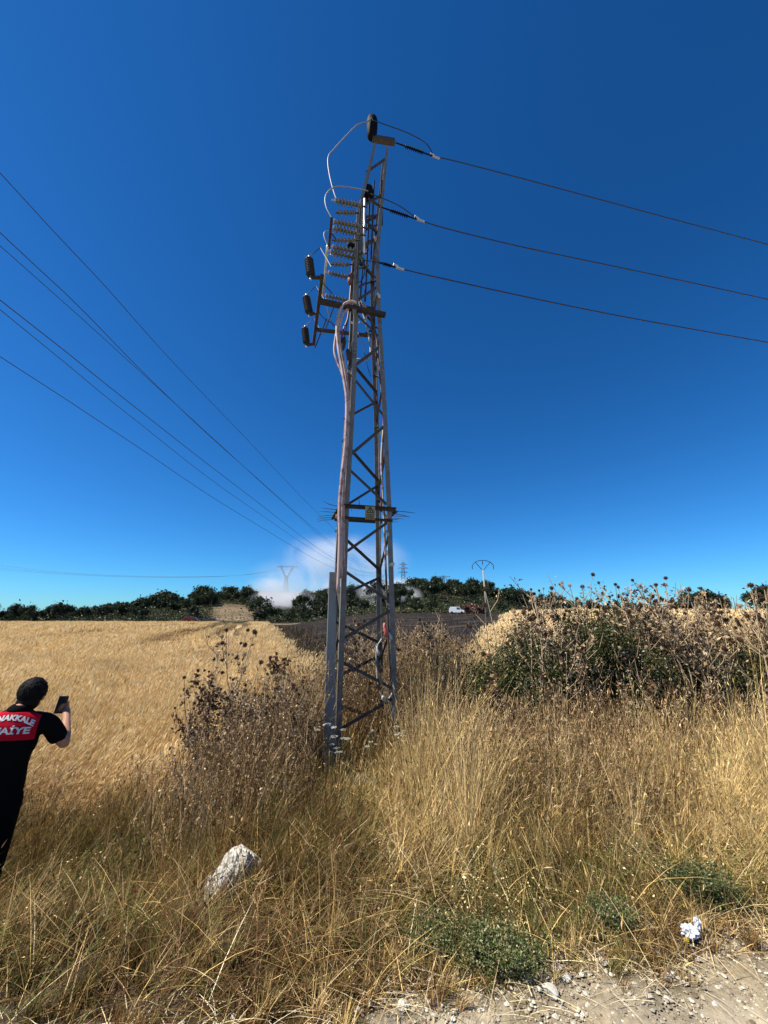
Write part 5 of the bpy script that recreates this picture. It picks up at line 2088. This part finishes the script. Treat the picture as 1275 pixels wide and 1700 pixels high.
# left hand, half closed
pl_ = WR_L + Vector((.045, .055, .02))
limb(b, [WR_L, pl_], [.027, .03])
b.ball(pl_ + Vector((.01, .02, 0)), 1, 12, 8, (.04, .036, .018))
for k in range(4):
    s0 = pl_ + Vector((.035 - .012 * k, .05 - .006 * k, .01 - .004 * k))
    b.tube([s0 - Vector((.01, .02, 0)), s0 + Vector((.018, .03, -.002)), s0 + Vector((.030, .045, -.024)), s0 + Vector((.020, .042, -.044))], [.0095, .009, .0085, .007], 8)
b.tube([pl_ + Vector((-.02, 0, .01)), pl_ + Vector((-.02, .035, .03)), pl_ + Vector((-.005, .06, .035))], [.013, .012, .009], 8)
link_mesh('body', fuse(b, .0055, 3, 'body'), M['skin'], person)
# hair
h = MB()
h.ball(HEADC + Vector((0, -.012, .028)), 1, 22, 16, (.090, .108, .108))
h.ball(HEADC + Vector((.0, .060, .066)), 1, 14, 10, (.064, .048, .036))
h.ball(HEADC + Vector((0, -.044, -.045)), 1, 14, 10, (.076, .066, .074))
h.ball(HEADC + Vector((-.012, -.052, -.078)), 1, 14, 10, (.066, .048, .050))
for s in (-1, 1):
    h.ball(HEADC + Vector((s * .070, .018, .018)), 1, 8, 6, (.014, .02, .035))
rh = random.Random(8)
for k in range(170):
    d = Vector((rh.gauss(0, 1), rh.gauss(-.2, 1), abs(rh.gauss(.5, .6)))).normalized()
    p = HEADC + Vector((0, -.010, .028)) + Vector((d.x * .089, d.y * .107, d.z * .107))
    h.ball(p, rh.uniform(.004, .008), 5, 4)
link_mesh('hair', fuse(h, .005, 2, 'hair'), M['hair'], person)
ht = MB()
for k in range(260):
    d = Vector((rh.gauss(0, 1), rh.gauss(-.3, 1), rh.gauss(.35, .8))).normalized()
    if d.y > .55 and d.z < .35:
        continue
    p = HEADC + Vector((0, -.012, .026)) + Vector((d.x * .086, d.y * .104, d.z * .104))
    tn = Vector((rh.uniform(-.35, .35), rh.uniform(-.5, .1), -1.0 if d.z < .75 else -.1))
    tn = (tn - d * tn.dot(d)).normalized()
    q = p + tn * rh.uniform(.025, .045) - d * .004
    ht.tube([p - tn * .008 - d * .004, p.lerp(q, .5) + d * .004, q], [.0020, .0050, .0008], 4)
ht.build('hair_strands', M['hair'], person)
for s in (-1, 1):
    e = MB()
    e.ball(HEADC + Vector((s * .031, .086, .016)), .0115, 10, 8)
    e.build('eye', M['polymer'], person, smooth=True)
# shirt
s_ = MB()
ring_loft(s_, [((0, .0, .84), .176, .134, 0), ((0, 0, .97), .170, .126, 0), ((0, -.002, 1.08), .160, .118, 0), ((0, -.004, 1.20), .172, .124, 0), ((0, -.008, 1.31), .190, .128, 0),
               ((0, -.008, 1.385), .196, .112, 0), ((0, -.006, 1.435), .150, .090, 0), ((.002, -.004, 1.470), .085, .072, 0)], 28)
for (sh, el) in ((SH_R, EL_R), (SH_L, EL_L)):
    limb(s_, [sh + Vector((-.05 if sh.x > 0 else .05, 0, -.01)), sh + (el - sh) * .2, sh.lerp(el, .66)], [.068, .070, .064])
shirt_me = fuse(s_, .008, 4, 'shirt')
for v in shirt_me.vertices:
    p = v.co
    # creases run down and across from the shoulder blades and the waist
    f = math.sin(46 * p.z + 17 * p.x + 2.2 * math.sin(21 * p.x)) * (.5 + .5 * math.sin(13 * p.x + 9 * p.z)) + .6 * math.sin(70 * p.x + 22 * p.z)
    v.co = p + v.normal * (.0042 * f * (1.0 if p.z < 1.25 else .45))
shirt_me.update()
shirt = link_mesh('shirt', shirt_me, M['shirt'], person)
c_ = MB()
ring_loft(c_, [((.004, .0, 1.450), .086, .078, 0), ((.012, .012, 1.495), .074, .070, 0), ((.018, .018, 1.508), .068, .064, 0), ((.018, .018, 1.510), .062, .058, 0)], 20)
c_.build('collar', M['black_cloth'], shirt, smooth=True)
# lettering laid on the back of the shirt
bvh = BVHTree.FromPolygons([v.co.copy() for v in shirt_me.vertices], [tuple(p.vertices) for p in shirt_me.polygons])


def lettering(text, size, z0, arc, name, width, mat, shear=0.0):
    cu = bpy.data.curves.new(name, 'FONT')
    cu.body = text
    cu.size = size
    cu.align_x = 'CENTER'
    cu.offset = .0022
    cu.resolution_u = 3
    cu.shear = shear
    tmp = bpy.data.objects.new(name, cu)
    COL.objects.link(tmp)
    dg = bpy.context.evaluated_depsgraph_get()
    dg.update()
    me = bpy.data.meshes.new_from_object(tmp.evaluated_get(dg))
    bpy.data.objects.remove(tmp)
    import bmesh
    bm = bmesh.new()
    bm.from_mesh(me)
    bmesh.ops.triangulate(bm, faces=bm.faces)
    bmesh.ops.subdivide_edges(bm, edges=[e for e in bm.edges if e.calc_length() > .012], cuts=2)
    xs = [v.co.x for v in bm.verts]
    sc = width / (max(xs) - min(xs))
    for v in bm.verts:
        x = v.co.x * sc
        z = z0 + v.co.y - arc * x * x
        hit, nrm, _, _ = bvh.ray_cast(Vector((x, -1.0, z)), Vector((0, 1, 0)))
        y = hit.y if hit else -.10
        v.co = Vector((x, y - .0035, z))
    bm.to_mesh(me)
    bm.free()
    return link_mesh(name, me, M[mat], shirt)


lettering('ÇANAKKALE', .046, 1.424, 2.2, 'lettering', .30, 'letter')
lettering('İTFAİYE', .058, 1.336, .3, 'lettering', .285, 'letter')
# trousers, belt, boots
t_ = MB()
ring_loft(t_, [((0, 0, .80), .155, .115, 0), ((0, 0, .90), .160, .118, 0), ((0, 0, .965), .158, .116, 0), ((0, 0, 1.02), .150, .106, 0)], 24)
for s in (-1, 1):
    limb(t_, [(s * .085, 0, .86), (s * .10, .012, .48), (s * .11, -.01, .11)], [.105, .083, .072])
link_mesh('trousers', fuse(t_, .010, 5, 'trousers'), M['black_cloth'], person)
for s in (-1, 1):
    bt = MB()
    limb(bt, [(s * .11, -.02, .12), (s * .11, -.02, .06)], [.058, .055])
    limb(bt, [(s * .11, -.03, .05), (s * .125, .13, .045)], [.052, .046])
    link_mesh('boot', fuse(bt, .009, 3, 'boot'), M['belt'], person)
# phone, held but a thing of its own
Rm = Matrix.Rotation(math.radians(22), 3, 'Z') @ Matrix.Rotation(math.radians(4), 3, 'Y')
w = lambda p: Vector((px_, py_, pz)) + Rm @ Vector(p)
phone = empty('phone', w(ph_c - ph_z * .08))
tag(phone, "black smartphone held up in the man's right hand", 'phone')
m = MB(phone.location)
m.bar(w(ph_c - ph_z * .074), w(ph_c + ph_z * .074), .070, .009, Rm @ ph_y)
m.build('phone_body', M['phone'], phone, bevel=.003)
m = MB(phone.location)
sc_ = -1 if (Rm @ ph_y).y > 0 else 1
m.bar(w(ph_c - ph_z * .070 - ph_y * .0052), w(ph_c + ph_z * .070 - ph_y * .0052), .065, .001, Rm @ ph_y)
m.build('screen', M['glass'], phone)
m = MB(phone.location)
for q in ((.02, .06), (.02, .042)):
    m.profile(w(ph_c + ph_x * q[0] + ph_z * q[1] + ph_y * .004), w(ph_c + ph_x * q[0] + ph_z * q[1] + ph_y * .008), [(0, .008), (1, .007)], 10)
m.build('camera_lens', M['glass'], phone)

# ------------------------------------------------------------------ smoke over the burning wood
sx0, sx1, sy0, sy1, sz0, sz1 = -112.0, 30.0, 158.0, 262.0, -3.0, 66.0
m = MB()
cx, cy, cz = (sx0 + sx1) / 2, (sy0 + sy1) / 2, (sz0 + sz1) / 2
m.bar((sx0 - cx, 0, 0), (sx1 - cx, 0, 0), sy1 - sy0, sz1 - sz0, (0, 0, 1))
sm_mat, nt, out = new_mat('smoke')
tc = N(nt, 'ShaderNodeTexCoord')
base_n = N(nt, 'ShaderNodeTexNoise', Scale=.045, Detail=5.0, Roughness=.6, Distortion=.6)
nt.links.new(tc.outputs['Object'], base_n.inputs['Vector'])
blobs = [  # px, py, Y, radius x, y, z (m), strength
    (465, 995, 200, 17, 16, 6.5, 2.4), (445, 980, 225, 20, 16, 9, .9), (520, 1000, 182, 24, 10, 4.5, .8), (675, 990, 178, 9, 8, 5.5, 1.8), (610, 1003, 178, 16, 8, 4.0, .7), (515, 962, 236, 46, 20, 17, .50), (530, 925, 238, 34, 20, 17, .20), (560, 935, 240, 40, 20, 20, .55),
    (590, 985, 228, 50, 18, 13, .75), (605, 930, 240, 34, 18, 20, .60), (668, 980, 228, 16, 14, 10, 1.3), (645, 990, 226, 20, 12, 8, .8)]
acc = None
for (px, py, Y, rx, ry, rz_, st) in blobs:
    c = at(px, py, Y) - Vector((cx, cy, cz))
    mp = N(nt, 'ShaderNodeMapping', vector_type='POINT')
    mp.inputs['Scale'].default_value = (1 / rx, 1 / ry, 1 / rz_)
    mp.inputs['Location'].default_value = (-c.x / rx, -c.y / ry, -c.z / rz_)
    nt.links.new(tc.outputs['Object'], mp.inputs['Vector'])
    ln = N(nt, 'ShaderNodeVectorMath', operation='LENGTH')
    nt.links.new(mp.outputs[0], ln.inputs[0])
    mr = N(nt, 'ShaderNodeMapRange', interpolation_type='SMOOTHSTEP')
    mr.inputs['From Min'].default_value = 1.0
    mr.inputs['From Max'].default_value = 0.0
    mr.inputs['To Max'].default_value = st
    nt.links.new(ln.outputs['Value'], mr.inputs['Value'])
    if acc is None:
        acc = mr.outputs[0]
    else:
        ad = N(nt, 'ShaderNodeMath', operation='ADD')
        nt.links.new(acc, ad.inputs[0])
        nt.links.new(mr.outputs[0], ad.inputs[1])
        acc = ad.outputs[0]
mr = N(nt, 'ShaderNodeMapRange')
mr.inputs['From Min'].default_value = .38
mr.inputs['From Max'].default_value = .72
nt.links.new(base_n.outputs['Fac'], mr.inputs['Value'])
mu = N(nt, 'ShaderNodeMath', operation='MULTIPLY')
nt.links.new(acc, mu.inputs[0])
nt.links.new(mr.outputs[0], mu.inputs[1])
dn = N(nt, 'ShaderNodeMath', operation='MULTIPLY')
dn.inputs[1].default_value = .19
nt.links.new(mu.outputs[0], dn.inputs[0])
pv = N(nt, 'ShaderNodeVolumePrincipled')
pv.inputs['Color'].default_value = (.95, .975, 1.0, 1)
pv.inputs['Anisotropy'].default_value = -.1
nt.links.new(dn.outputs[0], pv.inputs['Density'])
nt.links.new(pv.outputs[0], out.inputs['Volume'])
sm_mat.cycles.volume_step_rate = 1.0
o = m.build('smoke', sm_mat)
o.location = (cx, cy, cz)
tag(o, 'white smoke drifting over the burning wood behind the tower', 'smoke', kind='stuff')
